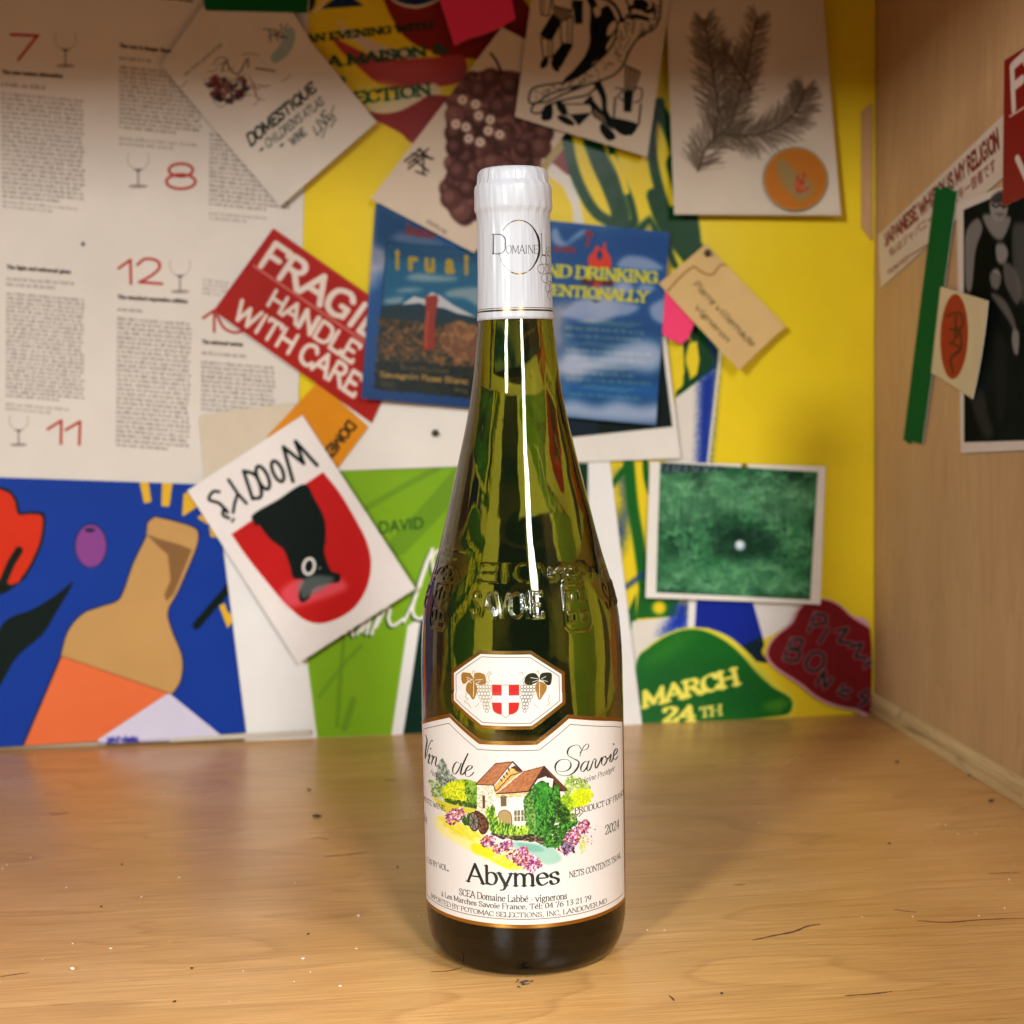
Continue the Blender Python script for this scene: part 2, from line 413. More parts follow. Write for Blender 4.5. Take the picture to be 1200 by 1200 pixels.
# ------------------------------------------------------------------ materials
def new_mat(name):
    mt = bpy.data.materials.new(name); mt.use_nodes = True
    nt = mt.node_tree
    return mt, nt, nt.nodes['Principled BSDF']
def N(nt, t, **kw):
    n = nt.nodes.new(t)
    for k, v in kw.items(): setattr(n, k, v)
    return n
def simple(name, colr, rough=.5, metal=0., spec=.5, noise=.06, nscale=40, bump=.0, bscale=200, coat=0., lin=True):
    mt, nt, b = new_mat(name)
    tc = N(nt, 'ShaderNodeTexCoord'); n = N(nt, 'ShaderNodeTexNoise'); n.inputs['Scale'].default_value = nscale; n.inputs['Detail'].default_value = 6
    nt.links.new(tc.outputs['Object'], n.inputs['Vector'])
    mx = N(nt, 'ShaderNodeMix', data_type='RGBA', blend_type='MIX')
    c = np.array(colr)
    mx.inputs[6].default_value = (*np.clip(c * (1 - noise), 0, 1), 1); mx.inputs[7].default_value = (*np.clip(c * (1 + noise), 0, 1), 1)
    nt.links.new(n.outputs['Fac'], mx.inputs[0]); nt.links.new(mx.outputs[2], b.inputs['Base Color'])
    b.inputs['Roughness'].default_value = rough; b.inputs['Metallic'].default_value = metal
    b.inputs['Specular IOR Level'].default_value = spec; b.inputs['Coat Weight'].default_value = coat
    if bump:
        n2 = N(nt, 'ShaderNodeTexNoise'); n2.inputs['Scale'].default_value = bscale; n2.inputs['Detail'].default_value = 5
        nt.links.new(tc.outputs['Object'], n2.inputs['Vector'])
        bp = N(nt, 'ShaderNodeBump'); bp.inputs['Distance'].default_value = bump; bp.inputs['Strength'].default_value = 1
        nt.links.new(n2.outputs['Fac'], bp.inputs['Height']); nt.links.new(bp.outputs[0], b.inputs['Normal'])
    return mt
def srgb(h):
    return tuple(((c / 12.92) if c <= .04045 else ((c + .055) / 1.055) ** 2.4) for c in hexc(h))

def printed(name, im, rough=.5, spec=.4, bump=.00006, bscale=90, coat=0., metal_rough=.28):
    mt, nt, b = new_mat(name)
    uv = N(nt, 'ShaderNodeUVMap'); uv.uv_map = 'UVMap'
    t = N(nt, 'ShaderNodeTexImage'); t.image = im; t.extension = 'EXTEND'; t.interpolation = 'Cubic'
    nt.links.new(uv.outputs[0], t.inputs[0])
    tc = N(nt, 'ShaderNodeTexCoord')
    n = N(nt, 'ShaderNodeTexNoise'); n.inputs['Scale'].default_value = 35; n.inputs['Detail'].default_value = 8
    nt.links.new(tc.outputs['Object'], n.inputs['Vector'])
    rp = N(nt, 'ShaderNodeMapRange'); rp.inputs[3].default_value = .93; rp.inputs[4].default_value = 1.05
    nt.links.new(n.outputs['Fac'], rp.inputs[0])
    mx = N(nt, 'ShaderNodeMix', data_type='RGBA', blend_type='MULTIPLY'); mx.inputs[0].default_value = 1
    nt.links.new(t.outputs['Color'], mx.inputs[6]); nt.links.new(rp.outputs[0], mx.inputs[7])
    nt.links.new(mx.outputs[2], b.inputs['Base Color'])
    nt.links.new(t.outputs['Alpha'], b.inputs['Metallic'])
    r2 = N(nt, 'ShaderNodeMapRange'); r2.inputs[3].default_value = rough; r2.inputs[4].default_value = metal_rough
    nt.links.new(t.outputs['Alpha'], r2.inputs[0]); nt.links.new(r2.outputs[0], b.inputs['Roughness'])
    b.inputs['Specular IOR Level'].default_value = spec
    b.inputs['Coat Weight'].default_value = coat; b.inputs['Coat Roughness'].default_value = .15
    n2 = N(nt, 'ShaderNodeTexNoise'); n2.inputs['Scale'].default_value = bscale; n2.inputs['Detail'].default_value = 4
    nt.links.new(tc.outputs['Object'], n2.inputs['Vector'])
    bp = N(nt, 'ShaderNodeBump'); bp.inputs['Distance'].default_value = bump; bp.inputs['Strength'].default_value = 1
    nt.links.new(n2.outputs['Fac'], bp.inputs['Height']); nt.links.new(bp.outputs[0], b.inputs['Normal'])
    return mt

def wood(name, axis, light, dark, figure, rough=.35, scale=1., coat=.0, fig=.5, fibre=1.):
    """axis: the direction the grain runs along (0 x, 2 z)"""
    mt, nt, b = new_mat(name)
    tc = N(nt, 'ShaderNodeTexCoord')
    def nz(sc, scale_, detail=6, dist=0., rough_=.55):
        mp = N(nt, 'ShaderNodeMapping'); mp.inputs['Scale'].default_value = sc
        nt.links.new(tc.outputs['Object'], mp.inputs['Vector'])
        n = N(nt, 'ShaderNodeTexNoise'); n.inputs['Scale'].default_value = scale_; n.inputs['Detail'].default_value = detail
        n.inputs['Distortion'].default_value = dist; n.inputs['Roughness'].default_value = rough_
        nt.links.new(mp.outputs[0], n.inputs['Vector']); return n.outputs['Fac']
    def sc(along, across): v = [across] * 3; v[axis] = along; return v
    # growth figure: contour lines of a broad, stretched noise
    base = nz(sc(.55, 3.2), 2.2 * scale, 3, .35, .45)
    mul = N(nt, 'ShaderNodeMath', operation='MULTIPLY'); mul.inputs[1].default_value = 15.; nt.links.new(base, mul.inputs[0])
    fr = N(nt, 'ShaderNodeMath', operation='FRACT'); nt.links.new(mul.outputs[0], fr.inputs[0])
    ring = N(nt, 'ShaderNodeValToRGB'); e = ring.color_ramp.elements
    e[0].position = 0; e[0].color = (0, 0, 0, 1); e[1].position = 1; e[1].color = (0, 0, 0, 1)
    q = ring.color_ramp.elements.new(.82); q.color = (.35, .35, .35, 1); q = ring.color_ramp.elements.new(.93); q.color = (1, 1, 1, 1)
    nt.links.new(fr.outputs[0], ring.inputs[0])
    fib = nz(sc(5, 150), 3 * scale, 5, .1, .6)
    blot = nz(sc(2, 6), 3 * scale, 4, .3)
    fleck = nz(sc(9, 120), 2.2 * scale, 2, 0, .5)
    mx1 = N(nt, 'ShaderNodeMix', data_type='RGBA'); mx1.inputs[6].default_value = (*light, 1); mx1.inputs[7].default_value = (*dark, 1)
    r1 = N(nt, 'ShaderNodeMapRange'); r1.inputs[1].default_value = .35; r1.inputs[2].default_value = .75
    nt.links.new(blot, r1.inputs[0]); nt.links.new(r1.outputs[0], mx1.inputs[0])
    mx2 = N(nt, 'ShaderNodeMix', data_type='RGBA'); mx2.inputs[7].default_value = (*figure, 1)
    ml = N(nt, 'ShaderNodeMath', operation='MULTIPLY'); ml.inputs[1].default_value = fig
    nt.links.new(ring.outputs[0], ml.inputs[0]); nt.links.new(ml.outputs[0], mx2.inputs[0]); nt.links.new(mx1.outputs[2], mx2.inputs[6])
    mx3 = N(nt, 'ShaderNodeMix', data_type='RGBA', blend_type='MULTIPLY'); mx3.inputs[0].default_value = 1
    r3 = N(nt, 'ShaderNodeMapRange'); r3.inputs[1].default_value = .3; r3.inputs[2].default_value = .7; r3.inputs[3].default_value = 1 - .16 * fibre; r3.inputs[4].default_value = 1 + .09 * fibre
    nt.links.new(fib, r3.inputs[0]); nt.links.new(mx2.outputs[2], mx3.inputs[6]); nt.links.new(r3.outputs[0], mx3.inputs[7])
    mx4 = N(nt, 'ShaderNodeMix', data_type='RGBA'); mx4.inputs[7].default_value = (*(np.array(figure) * .55), 1)
    r4 = N(nt, 'ShaderNodeMapRange'); r4.inputs[1].default_value = .70; r4.inputs[2].default_value = .78; r4.inputs[3].default_value = 0; r4.inputs[4].default_value = .7
    nt.links.new(fleck, r4.inputs[0]); nt.links.new(r4.outputs[0], mx4.inputs[0]); nt.links.new(mx3.outputs[2], mx4.inputs[6])
    nt.links.new(mx4.outputs[2], b.inputs['Base Color'])
    r5 = N(nt, 'ShaderNodeMapRange'); r5.inputs[3].default_value = rough - .06; r5.inputs[4].default_value = rough + .12
    nt.links.new(blot, r5.inputs[0]); nt.links.new(r5.outputs[0], b.inputs['Roughness'])
    b.inputs['Coat Weight'].default_value = coat; b.inputs['Coat Roughness'].default_value = .2
    bp = N(nt, 'ShaderNodeBump'); bp.inputs['Distance'].default_value = .00008; nt.links.new(fib, bp.inputs['Height']); nt.links.new(bp.outputs[0], b.inputs['Normal'])
    return mt

# ------------------------------------------------------------------ object helpers
def mesh_obj(name, verts, faces, mats, uvs=None, parent=None, smooth_=False, fm=None, origin=None):
    me = bpy.data.meshes.new(name)
    V = np.asarray(verts, float)
    if origin is not None: V = V - np.asarray(origin)
    me.from_pydata(V.tolist(), [], [list(map(int, f)) for f in faces]); me.update()
    for m_ in (mats if isinstance(mats, (list, tuple)) else [mats]): me.materials.append(m_)
    if fm is not None: me.polygons.foreach_set('material_index', fm)
    if uvs is not None:
        ul = me.uv_layers.new(name='UVMap')
        li = np.zeros(len(me.loops), int); me.loops.foreach_get('vertex_index', li)
        ul.data.foreach_set('uv', np.asarray(uvs, np.float32)[li].ravel())
    if smooth_: me.polygons.foreach_set('use_smooth', [True] * len(me.polygons))
    o = bpy.data.objects.new(name, me); col.objects.link(o)
    if origin is not None: o.location = origin
    if parent is not None: o.parent = parent
    return o
def tag(o, label, cat, group=None):
    o['label'] = label; o['category'] = cat
    if group: o['group'] = group
    return o
def structure(o): o['kind'] = 'structure'; return o
def box(name, lo, hi, mt, bevel=.001, parent=None):
    bm = bmesh.new(); bmesh.ops.create_cube(bm, size=1)
    for v in bm.verts:
        v.co = Vector([lo[i] + (v.co[i] + .5) * (hi[i] - lo[i]) for i in range(3)])
    if bevel: bmesh.ops.bevel(bm, geom=bm.edges[:], offset=bevel, segments=2, affect='EDGES')
    me = bpy.data.meshes.new(name); bm.to_mesh(me); bm.free(); me.materials.append(mt)
    o = bpy.data.objects.new(name, me); col.objects.link(o)
    if parent: o.parent = parent
    return o

def fix_normals(o, plane, n):
    me = o.data; ax = 1 if plane == 'W' else 0
    if not len(me.polygons): return
    if me.polygons[0].normal[ax] > 0: me.flip_normals()
edge_mat = simple('paper_edge', (.62, .58, .52), .8)
def sheet(name, label, cat, pts, off, paint=None, plane='W', lift=(0, 0, 0, 0), th=.00035, res=2300, base='e6e0d8', rough=.5,
          spec=.10, group=None, mat=None, bumps=0., coat=0., parent=None, bump=.00006):
    """a flat printed sheet pinned to the wall; four corners make a gently curled sheet, more make a cut-out"""
    f = on_wall(off) if plane == 'W' else on_side(off)
    pts = np.asarray(pts, float)
    M = f(pts)
    quad = len(pts) == 4
    u0, v0 = M.min(0) - .001; u1, v1 = M.max(0) + .001
    if quad:
        n = 14 if bumps == 0 else (48 if bumps > .002 else 26)
        s, t = np.meshgrid(np.linspace(0, 1, n + 1), np.linspace(0, 1, n + 1))
        s = s.ravel(); t = t.ravel()
        w = [(1 - s) * (1 - t), s * (1 - t), s * t, (1 - s) * t]
        UV = sum(w[i][:, None] * M[i] for i in range(4))
        h = sum(lift[i] * w[i] ** 1.7 for i in range(4))
        if bumps:
            fr_ = fractal(n + 1, n + 1, 4, 2, seed=5)
            h = h + bumps * fr_.ravel()
        front = [f.place(UV[i, 0], UV[i, 1], h[i] + th) for i in range(len(s))]
        back = [f.place(UV[i, 0], UV[i, 1], h[i]) for i in range(len(s))]
        faces = []; fm = []; nn = len(s); k = n + 1
        for j in range(n):
            for i in range(n):
                a = j * k + i; q = [a, a + 1, a + k + 1, a + k]
                faces.append(q); fm.append(0); faces.append([x + nn for x in q[::-1]]); fm.append(1)
        rim = list(range(k)) + [j * k + n for j in range(1, k)] + [n * k + i for i in range(n - 1, -1, -1)] + [j * k for j in range(n - 1, 0, -1)]
        m_ = len(rim)
        for i in range(m_): a = 2 * nn + i; b_ = 2 * nn + (i + 1) % m_; faces.append([b_, a, a + m_, b_ + m_]); fm.append(1)
        verts = front + back + [front[i] for i in rim] + [back[i] for i in rim]; UVs = np.vstack([UV, UV, UV[rim], UV[rim]])
    else:
        n = len(M)
        verts = [f.place(a, b_, th) for a, b_ in M] + [f.place(a, b_, 0) for a, b_ in M]
        faces = [list(range(n)), list(range(2 * n - 1, n - 1, -1))] + [[(i + 1) % n, i, i + n, (i + 1) % n + n] for i in range(n)]
        fm = [0, 1] + [1] * n; UVs = np.vstack([M, M])
    if mat is None:
        c = Canvas(f, (u0, v0, u1, v1), res, hexc(base))
        if paint: paint(c)
        mat = printed(name + '_print', c.image(name + '_print'), rough, spec, coat=coat, bump=bump)
    uvs = (UVs - [u0, v0]) / [u1 - u0, v1 - v0]
    ctr = np.array(verts).mean(0)
    o = mesh_obj(name, verts, faces, [mat, edge_mat if paint or base else mat], uvs, fm=fm, origin=ctr, smooth_=False)
    fix_normals(o, plane, n if quad else 0)
    if quad: o.data.polygons.foreach_set('use_smooth', [x == 0 for x in fm])
    if label: tag(o, label, cat, group)
    if parent: o.parent = parent
    return o

# ------------------------------------------------------------------ the cubby: shelf board, back wall, side panel, top
maple = wood('maple_top', 0, srgb('dcaa6a'), srgb('cc9856'), srgb('a87440'), rough=.27, scale=1.6, fig=.38, fibre=1.5)
maple_side = wood('maple_side', 2, srgb('c49c6e'), srgb('b99064'), srgb('a67f56'), rough=.6, scale=1.4, fig=.25, fibre=.6)
maple_bead = wood('maple_bead', 1, srgb('d8ba88'), srgb('bf9c6a'), srgb('7d5a36'), rough=.45, scale=2)
board = simple('white_board', srgb('c9bba6'), .7, noise=.04, nscale=15)
shelf = structure(box('shelf_board', (-.75, -.42, -.03), (XW + .02, YW + .02, 0), maple, .0015))
wall = structure(box('back_wall', (-.75, YW, .0002), (XW - .0002, YW + .012, .48), board, 0))
panel = structure(box('side_panel', (XW, -.42, .0002), (XW + .018, YW + .012, .48), maple_side, .0008))
structure(box('top_board', (-.77, -.23, .4802), (XW + .02, YW + .014, .50), maple, .001))
# lipping strip set against the corner of the side panel
L = on_wall(.004)(np.array([(1021.5, 121), (1010, 131), (1010, 266), (1021.5, 281)]))
lip_v = [(u, YW - .0045, v) for u, v in L] + [(u, YW - .0005, v) for u, v in L]
lip = mesh_obj('corner_block', lip_v, [[0, 1, 2, 3], [7, 6, 5, 4]] + [[(i + 1) % 4, i, i + 4, (i + 1) % 4 + 4] for i in range(4)], maple_side)
lip.parent = panel
# bead moulding along the foot of the side panel
prof = [(0, 0), (-.0030, 0), (-.0034, .002), (-.0034, .0050), (-.0014, .0062), (-.0014, .0070), (-.0032, .0080), (-.0032, .0110), (-.0018, .0132), (0, .0140)]
bv = []; ys = [YW - .0008, .2, .05, -.1, -.25, -.41]
for y in ys: bv += [(XW - .0003 + a, y, .0002 + b) for a, b in prof]
bf = []; npf = len(prof)
for j in range(len(ys) - 1):
    for i in range(npf - 1): bf.append([j * npf + i, j * npf + i + 1, (j + 1) * npf + i + 1, (j + 1) * npf + i])
bf.append(list(range(npf))); bf.append(list(range((len(ys) - 1) * npf, len(ys) * npf))[::-1])
structure(mesh_obj('bead_moulding', bv, bf, maple_bead))

# dark checks in the shelf surface
dark_grain = simple('dark_grain', srgb('5e3b22'), .7, noise=.4, nscale=400)
def groove(pxs, w):
    P = on_table(smooth(np.array(pxs, float), n=5)); n = len(P)
    ww = w * (np.sin(np.linspace(.25, math.pi - .15, n)) ** .6) * (.7 + .6 * rng.random(n))
    d = np.gradient(P, axis=0); d /= np.hypot(d[:, 0], d[:, 1])[:, None]; nn = np.c_[-d[:, 1], d[:, 0]]
    a = P + nn * ww[:, None] / 2; b = P - nn * ww[:, None] / 2
    v = [(x, y, .00012) for x, y in a] + [(x, y, .00012) for x, y in b]
    v += [(x, y, -.0002) for x, y in a] + [(x, y, -.0002) for x, y in b]
    f = []
    for i in range(n - 1):
        f += [[i, i + 1, n + i + 1, n + i], [i, 2 * n + i, 2 * n + i + 1, i + 1], [n + i, n + i + 1, 3 * n + i + 1, 3 * n + i]]
    o = mesh_obj('wood_check', v, f, dark_grain, parent=shelf)
for pxs, w in (([(882, 1102), (905, 1097), (930, 1092), (945, 1086), (961, 1083)], .0011), ([(1075, 1079), (1110, 1081), (1150, 1078), (1202, 1076)], .0010),
               ([(990, 1167), (1020, 1165), (1046, 1162)], .0008), ([(380, 1004), (405, 1002), (430, 999)], .0007), ([(58, 954), (70, 954), (80, 952)], .0010),
               ([(505, 1139), (525, 1138), (542, 1134)], .0007), ([(1158, 1024), (1180, 1023), (1196, 1023)], .0006), ([(860, 1037), (868, 1037), (874, 1036)], .0006),
               ([(0, 1145), (18, 1142), (34, 1140)], .0006), ([(450, 915), (458, 914), (464, 915)], .001), ([(1048, 1066), (1062, 1068), (1074, 1069)], .0006),
               ([(364, 983), (374, 982), (386, 984)], .0005), ([(784, 1167), (788, 1170), (790, 1173)], .0008)):
    groove(pxs, w)

# ------------------------------------------------------------------ printed sheets on the back wall
INK = (.10, .13, .12); RED = hexc('b0302a'); YEL = hexc('e6cd2e')

def paint_yellow(c):
    g = hexc('1f6b2c'); gd = hexc('0e4a26'); bl = hexc('1f3f9c'); wh = hexc('ddd6cc'); dr = hexc('8f2a22'); nb = hexc('173a66')
    K = lambda s: S(5.714, 350, 0, s)
    c.fill(K('-80,-90 520,-90 480,0 560,60 435,45 150,65 60,90 -60,20'), YEL)
    c.fill(K('150,65 240,-5 250,-80 360,-80 372,0 435,45'), nb)
    c.fill(disc(358, 2, 12, 14), hexc('23443c')); c.line(smooth(K('100,85 130,70 165,30 190,-20')), 3, wh)
    c.fill(smooth(K('555,-60 575,20 620,120 690,230 790,310 900,350 1010,390 1500,390 1600,200 1400,-80 900,-80'), True), dr)
    c.fill(smooth(K('600,-60 620,5 700,50 800,62 900,30 960,-20 960,-80'), True), wh)
    c.fill(smooth(K('622,-60 640,2 710,32 800,40 890,15 935,-20 930,-80'), True), nb)
    c.fill(K('240,100 300,180 400,230 520,290 640,330 820,330 800,420 600,420 480,370 400,300 300,250 280,200'), hexc('d8c9bd'), soft=2)
    c.fill(smooth(K('215,245 300,290 380,330 470,370 640,400 900,390 1100,380 1100,540 900,590 740,600 600,590 500,540 420,470 330,390 270,330'), True), hexc('b04a4c'))
    c.fill(K('420,400 640,440 900,420 900,500 640,500 520,480'), hexc('cf7f80'), alpha=.5, soft=8)
    c.fill(smooth(K('400,600 520,570 680,600 900,560 950,640 820,720 700,752 580,765 480,740'), True), hexc('d9cfae'), soft=1)
    c.fill(K('380,590 560,560 700,600 640,650 520,690 430,690'), YEL, soft=5)
    c.fill(smooth(K('440,745 560,765 680,745 790,690 900,640 1100,700 900,950 760,960 690,900 600,850 500,800'), True), hexc('96302a'))
    c.text('AN EVENING WITH', K('30,290 905,195 905,150 30,245'), hexc('14403a'), 'slab')
    c.text('A MAISON &', K('170,455 1020,355 1010,295 170,390'), hexc('1d5a44'), 'slab')
    c.text('SELECTION', K('120,730 900,635 890,560 120,655'), hexc('1d5a3c'), 'slab', .9)
    c.fill(disc(400, 95, 5, 5), hexc('1d5a3c'))
    # middle: green tube letters
    K = lambda s: S(2.927, 590, 0, s)
    c.fill(K('150,560 205,505 240,600 262,700 280,790 150,790'), wh, soft=1)
    c.fill(K('165,560 205,510 240,610 215,600'), dr)
    c.fill(K('140,600 200,640 235,710 240,790 100,790'), YEL)
    for pts, w in (('215,470 232,560 265,650 320,735 400,775 440,770', 12), ('300,480 330,560 370,650 400,740 380,790', 21), ('365,500 385,580 430,680 450,760', 8),
                   ('500,350 545,400 590,520 600,640 640,780', 15), ('535,355 505,450 515,580 555,720 600,840 650,900', 11), ('590,560 620,680 640,820', 24)):
        c.line(smooth(K(pts)), w, gd, soft=1)
    c.line(smooth(K('420,660 400,600 372,540')), 7, YEL)
    c.fill(K('440,790 500,740 540,800 560,860 430,860'), gd, soft=2); c.fill(K('480,790 500,765 520,810 500,830'), hexc('b9a64a'), soft=1)
    K = lambda s: S(3.75, 620, 240, s)
    for pts, w in (('545,-40 580,60 630,140 700,230 760,300', 17), ('640,40 690,130 740,220 760,290', 20), ('600,150 620,220 640,270', 7), ('740,560 770,620 790,700', 22), ('690,600 670,680 690,760 680,820', 7)):
        c.line(smooth(K(pts)), w, gd, soft=1)
    c.fill(K('735,545 800,620 830,640 815,720 640,850 645,820 735,745 750,660'), gd)
    c.fill(K('700,610 735,600 745,680 720,745 690,700'), YEL); c.fill(K('640,620 675,620 680,740 650,800'), YEL)
    c.fill(K('640,850 815,720 780,1150 600,1150'), wh)
    c.fill(K('745,770 815,710 835,640 790,1150 735,1150'), bl, soft=5, spray=1.2)
    c.fill(K('760,540 830,640 815,720 790,640'), hexc('28405e'))
    c.line(K('838,640 782,1150'), 3.2, wh)
    # lower right
    K = lambda s: S(3.333, 700, 500, s)
    c.fill(K('0,60 215,60 215,760 160,780 120,740 60,300'), YEL)
    c.fill(K('70,160 110,180 125,300 110,420 90,520 70,400 100,290'), hexc('35588a'), soft=6, spray=1)
    c.fill(K('30,240 100,150 115,170 60,240'), g)
    c.line(smooth(K('120,140 135,300 160,450 175,560 190,700')), 13, g, soft=1)
    c.line(smooth(K('185,140 190,200 205,260')), 7, g)
    c.fill(K('160,640 320,670 300,740 150,750'), g); c.fill(disc(772, 712, 8), YEL, soft=2)
    c.line(K('105,630 180,575'), 5, hexc('24468f'), soft=2); c.fill(K('110,740 150,650 150,760 135,830'), g)
    c.fill(K('135,760 355,735 360,690 380,690 380,800 100,960'), wh)
    c.fill(K('230,820 290,740 310,680 357,680 355,790 300,800'), hexc('1b3fae'), soft=6, spray=1.2)
    c.fill(K('355,660 388,660 385,790 350,790'), hexc('e6e2dc'))
    c.fill(K('386,660 600,660 640,800 660,925 600,930 540,840 430,785 378,790'), hexc('16339b'))
    c.fill(K('560,858 640,815 662,920 605,930'), hexc('0c2c3c'))
    c.fill(K('598,660 840,660 840,740 720,790 645,830'), hexc('dfdbd6'))
    c.fill(smooth(K('640,870 700,800 800,760 920,760 1100,800 1100,1200 700,1200 600,1100 600,930 660,920'), True), YEL)
    c.fill(smooth(K('150,930 200,855 300,795 400,783 500,812 575,870 640,940 700,1000 765,1052 765,1110 700,1150 150,1180'), True), hexc('e3d64e'))
    c.fill(smooth(K('150,930 200,862 300,803 395,792 488,830 560,890 620,960 680,1014 752,1060 750,1112 690,1130 400,1160 150,1165'), True), hexc('177029'), spray=.5)
    c.fill(smooth(K('170,930 230,860 310,815 400,805 330,860 240,920'), True), hexc('5f9c2c'), alpha=.35, soft=7, spray=1)
    c.fill(smooth(K('640,1090 720,1060 745,1080 700,1115'), True), hexc('8fb43a'), alpha=.5, soft=4, spray=1)
    c.fill(smooth(K('170,1000 400,900 560,930 640,1000 600,1100 200,1140'), True), hexc('0e5a26'), alpha=.5, soft=12)
    for i in range(26): c.fill(disc(750 + 160 * rng.random(), 745 + 90 * rng.random(), .7), hexc('7fae3f'), alpha=.7)
    c.text('MARCH', K('165,1098 562,1000 548,940 165,1040'), hexc('e9dd6a'), 'slab', 1.1)
    c.text('24', K('250,1150 388,1146 380,1090 250,1098'), hexc('e9dd6a'), 'slab', 1.1)
    c.text('TH', K('395,1135 490,1122 488,1085 395,1098'), hexc('d9cf6a'), 'slab')
    c.grain(.05, 6)
sheet('yellow_event_poster', 'large glossy yellow event poster with red swirl and green shapes filling the back wall', 'poster',
      [(330, -40), (1025.5, -40), (1023, 836), (330, 866)], .0006, paint_yellow, base='e6cd2e', rough=.24, spec=.18, bumps=.0022, res=2300, bump=.00008)

def glass_icon(c, x, y, h, a=.6):
    q = .28 * h
    c.line(smooth([(x - q, y), (x - q * 1.05, y + .25 * h), (x - q * .5, y + .45 * h), (x, y + .5 * h), (x + q * .5, y + .45 * h), (x + q * 1.05, y + .25 * h), (x + q, y)]), .8, hexc('9a8f86'), alpha=a)
    c.line([(x, y + .5 * h), (x, y + .92 * h)], 1.2, hexc('5b5550')); c.fill(disc(x, y + .95 * h, q, .05 * h), hexc('6f6660'), alpha=a)
    c.fill([np.array([(x - q * .5, y + .45 * h), (x + q * .5, y + .45 * h), (x, y + .56 * h)])], hexc('4c4644'), alpha=a)
def paint_news(c):
    g = hexc('6c625c'); dk = hexc('2c2826'); red = hexc('b23a34')
    def num(s, q): c.text(s, q, red, 'light', 1.6)
    c.line([(13, 41.5), (45, 43)], 3.2, red); c.line([(44, 43), (22, 71)], 3.2, red)
    for cy_, rx, ry in ((200, 14, 7.5), (213.5, 17, 8.5)): c.line(disc(212, cy_, rx, ry), 3, red, closed=True)
    c.line([(139, 315), (153, 305), (153.5, 333)], 3, red); c.line(smooth([(161, 311), (170, 304), (184, 306), (187, 314), (178, 323), (164, 331)]), 3, red); c.line([(163, 331), (190, 333)], 3, red)
    c.line([(56, 503), (72, 493), (71.5, 520)], 3, red); c.line([(77, 504), (94, 494), (93, 521)], 3, red)
    c.line([(238, 373), (251, 364), (251, 389)], 3, red); c.line(smooth([(254, 369), (262, 384), (275, 390), (287, 386), (290, 376)]), 3, red)
    glass_icon(c, 77, 40, 40); glass_icon(c, 162, 180, 41); glass_icon(c, 211, 305, 39); glass_icon(c, 22, 487, 36)
    def head(s, q): c.text(s, q, dk, 'slab', .8)
    head('The new tasters alternative', [(3, 87), (74, 92), (74, 88), (3, 83)])
    head('The rare is danger theory', [(140, 56), (205, 63), (205, 59), (140, 52)])
    head('The light and universal glass', [(8, 315), (83, 321), (83, 317), (8, 311)])
    head('The standard expensive edition', [(138, 350), (220, 355.5), (220, 351.5), (138, 346)])
    head('The universal variety', [(237, 402.5), (285, 406), (285, 402), (237, 398.5)])
    head('The specialist wine glass', [(180, -2), (226, 3), (226, 0), (180, -5)])
    P = lambda *a, **k: paragraph(c, *a, color=g, **k)
    P((2, 96), (76, 102), (2, 104), 1, alpha=.7)
    P((2, 108), (98, 117), (3, 233), 23, alpha=.75)
    P((3, 234), (90, 243), (3, 245), 2, alpha=.5)
    P((140, 66), (194, 71), (140, 72), 1)
    P((140, 77), (236, 87), (140, 152), 14)
    P((140, 160), (230, 168), (140, 172), 2, alpha=.5)
    P((246, 156), (340, 166), (245, 242), 16)
    P((245, 248), (312, 254), (245, 259), 2, alpha=.5)
    P((8, 324), (90, 330), (8, 337), 2, alpha=.6)
    P((8, 342), (99, 350), (7, 466), 25)
    P((7, 471), (82, 478), (7, 482), 2, alpha=.5)
    P((138, 360), (180, 363), (138, 366), 1)
    P((138, 371), (224, 378), (136, 524), 28)
    P((238, 326), (268, 330), (237, 346), 4, alpha=.5)
    P((237, 411), (310, 417), (237, 417), 1)
    P((236, 422), (322, 429), (236, 482), 11)
    P((-50, 100), (-12, 104), (-50, 233), 23); P((-50, 330), (-10, 334), (-50, 470), 26)
    P((150, -45), (235, -36), (150, -8), 6, alpha=.5)
    c.fill(disc(97.5, 286.5, 2, 2.4), dk); c.grain(.04, 5)
sheet('wine_glass_guide', 'big off-white printed guide with red numbers and columns of small text at upper left', 'poster',
      [(-400, -60), (363.5, -40), (347, 575), (-400, 546)], .0022, paint_news, base='dcd4cb', rough=.6, res=3000, bumps=.0012)

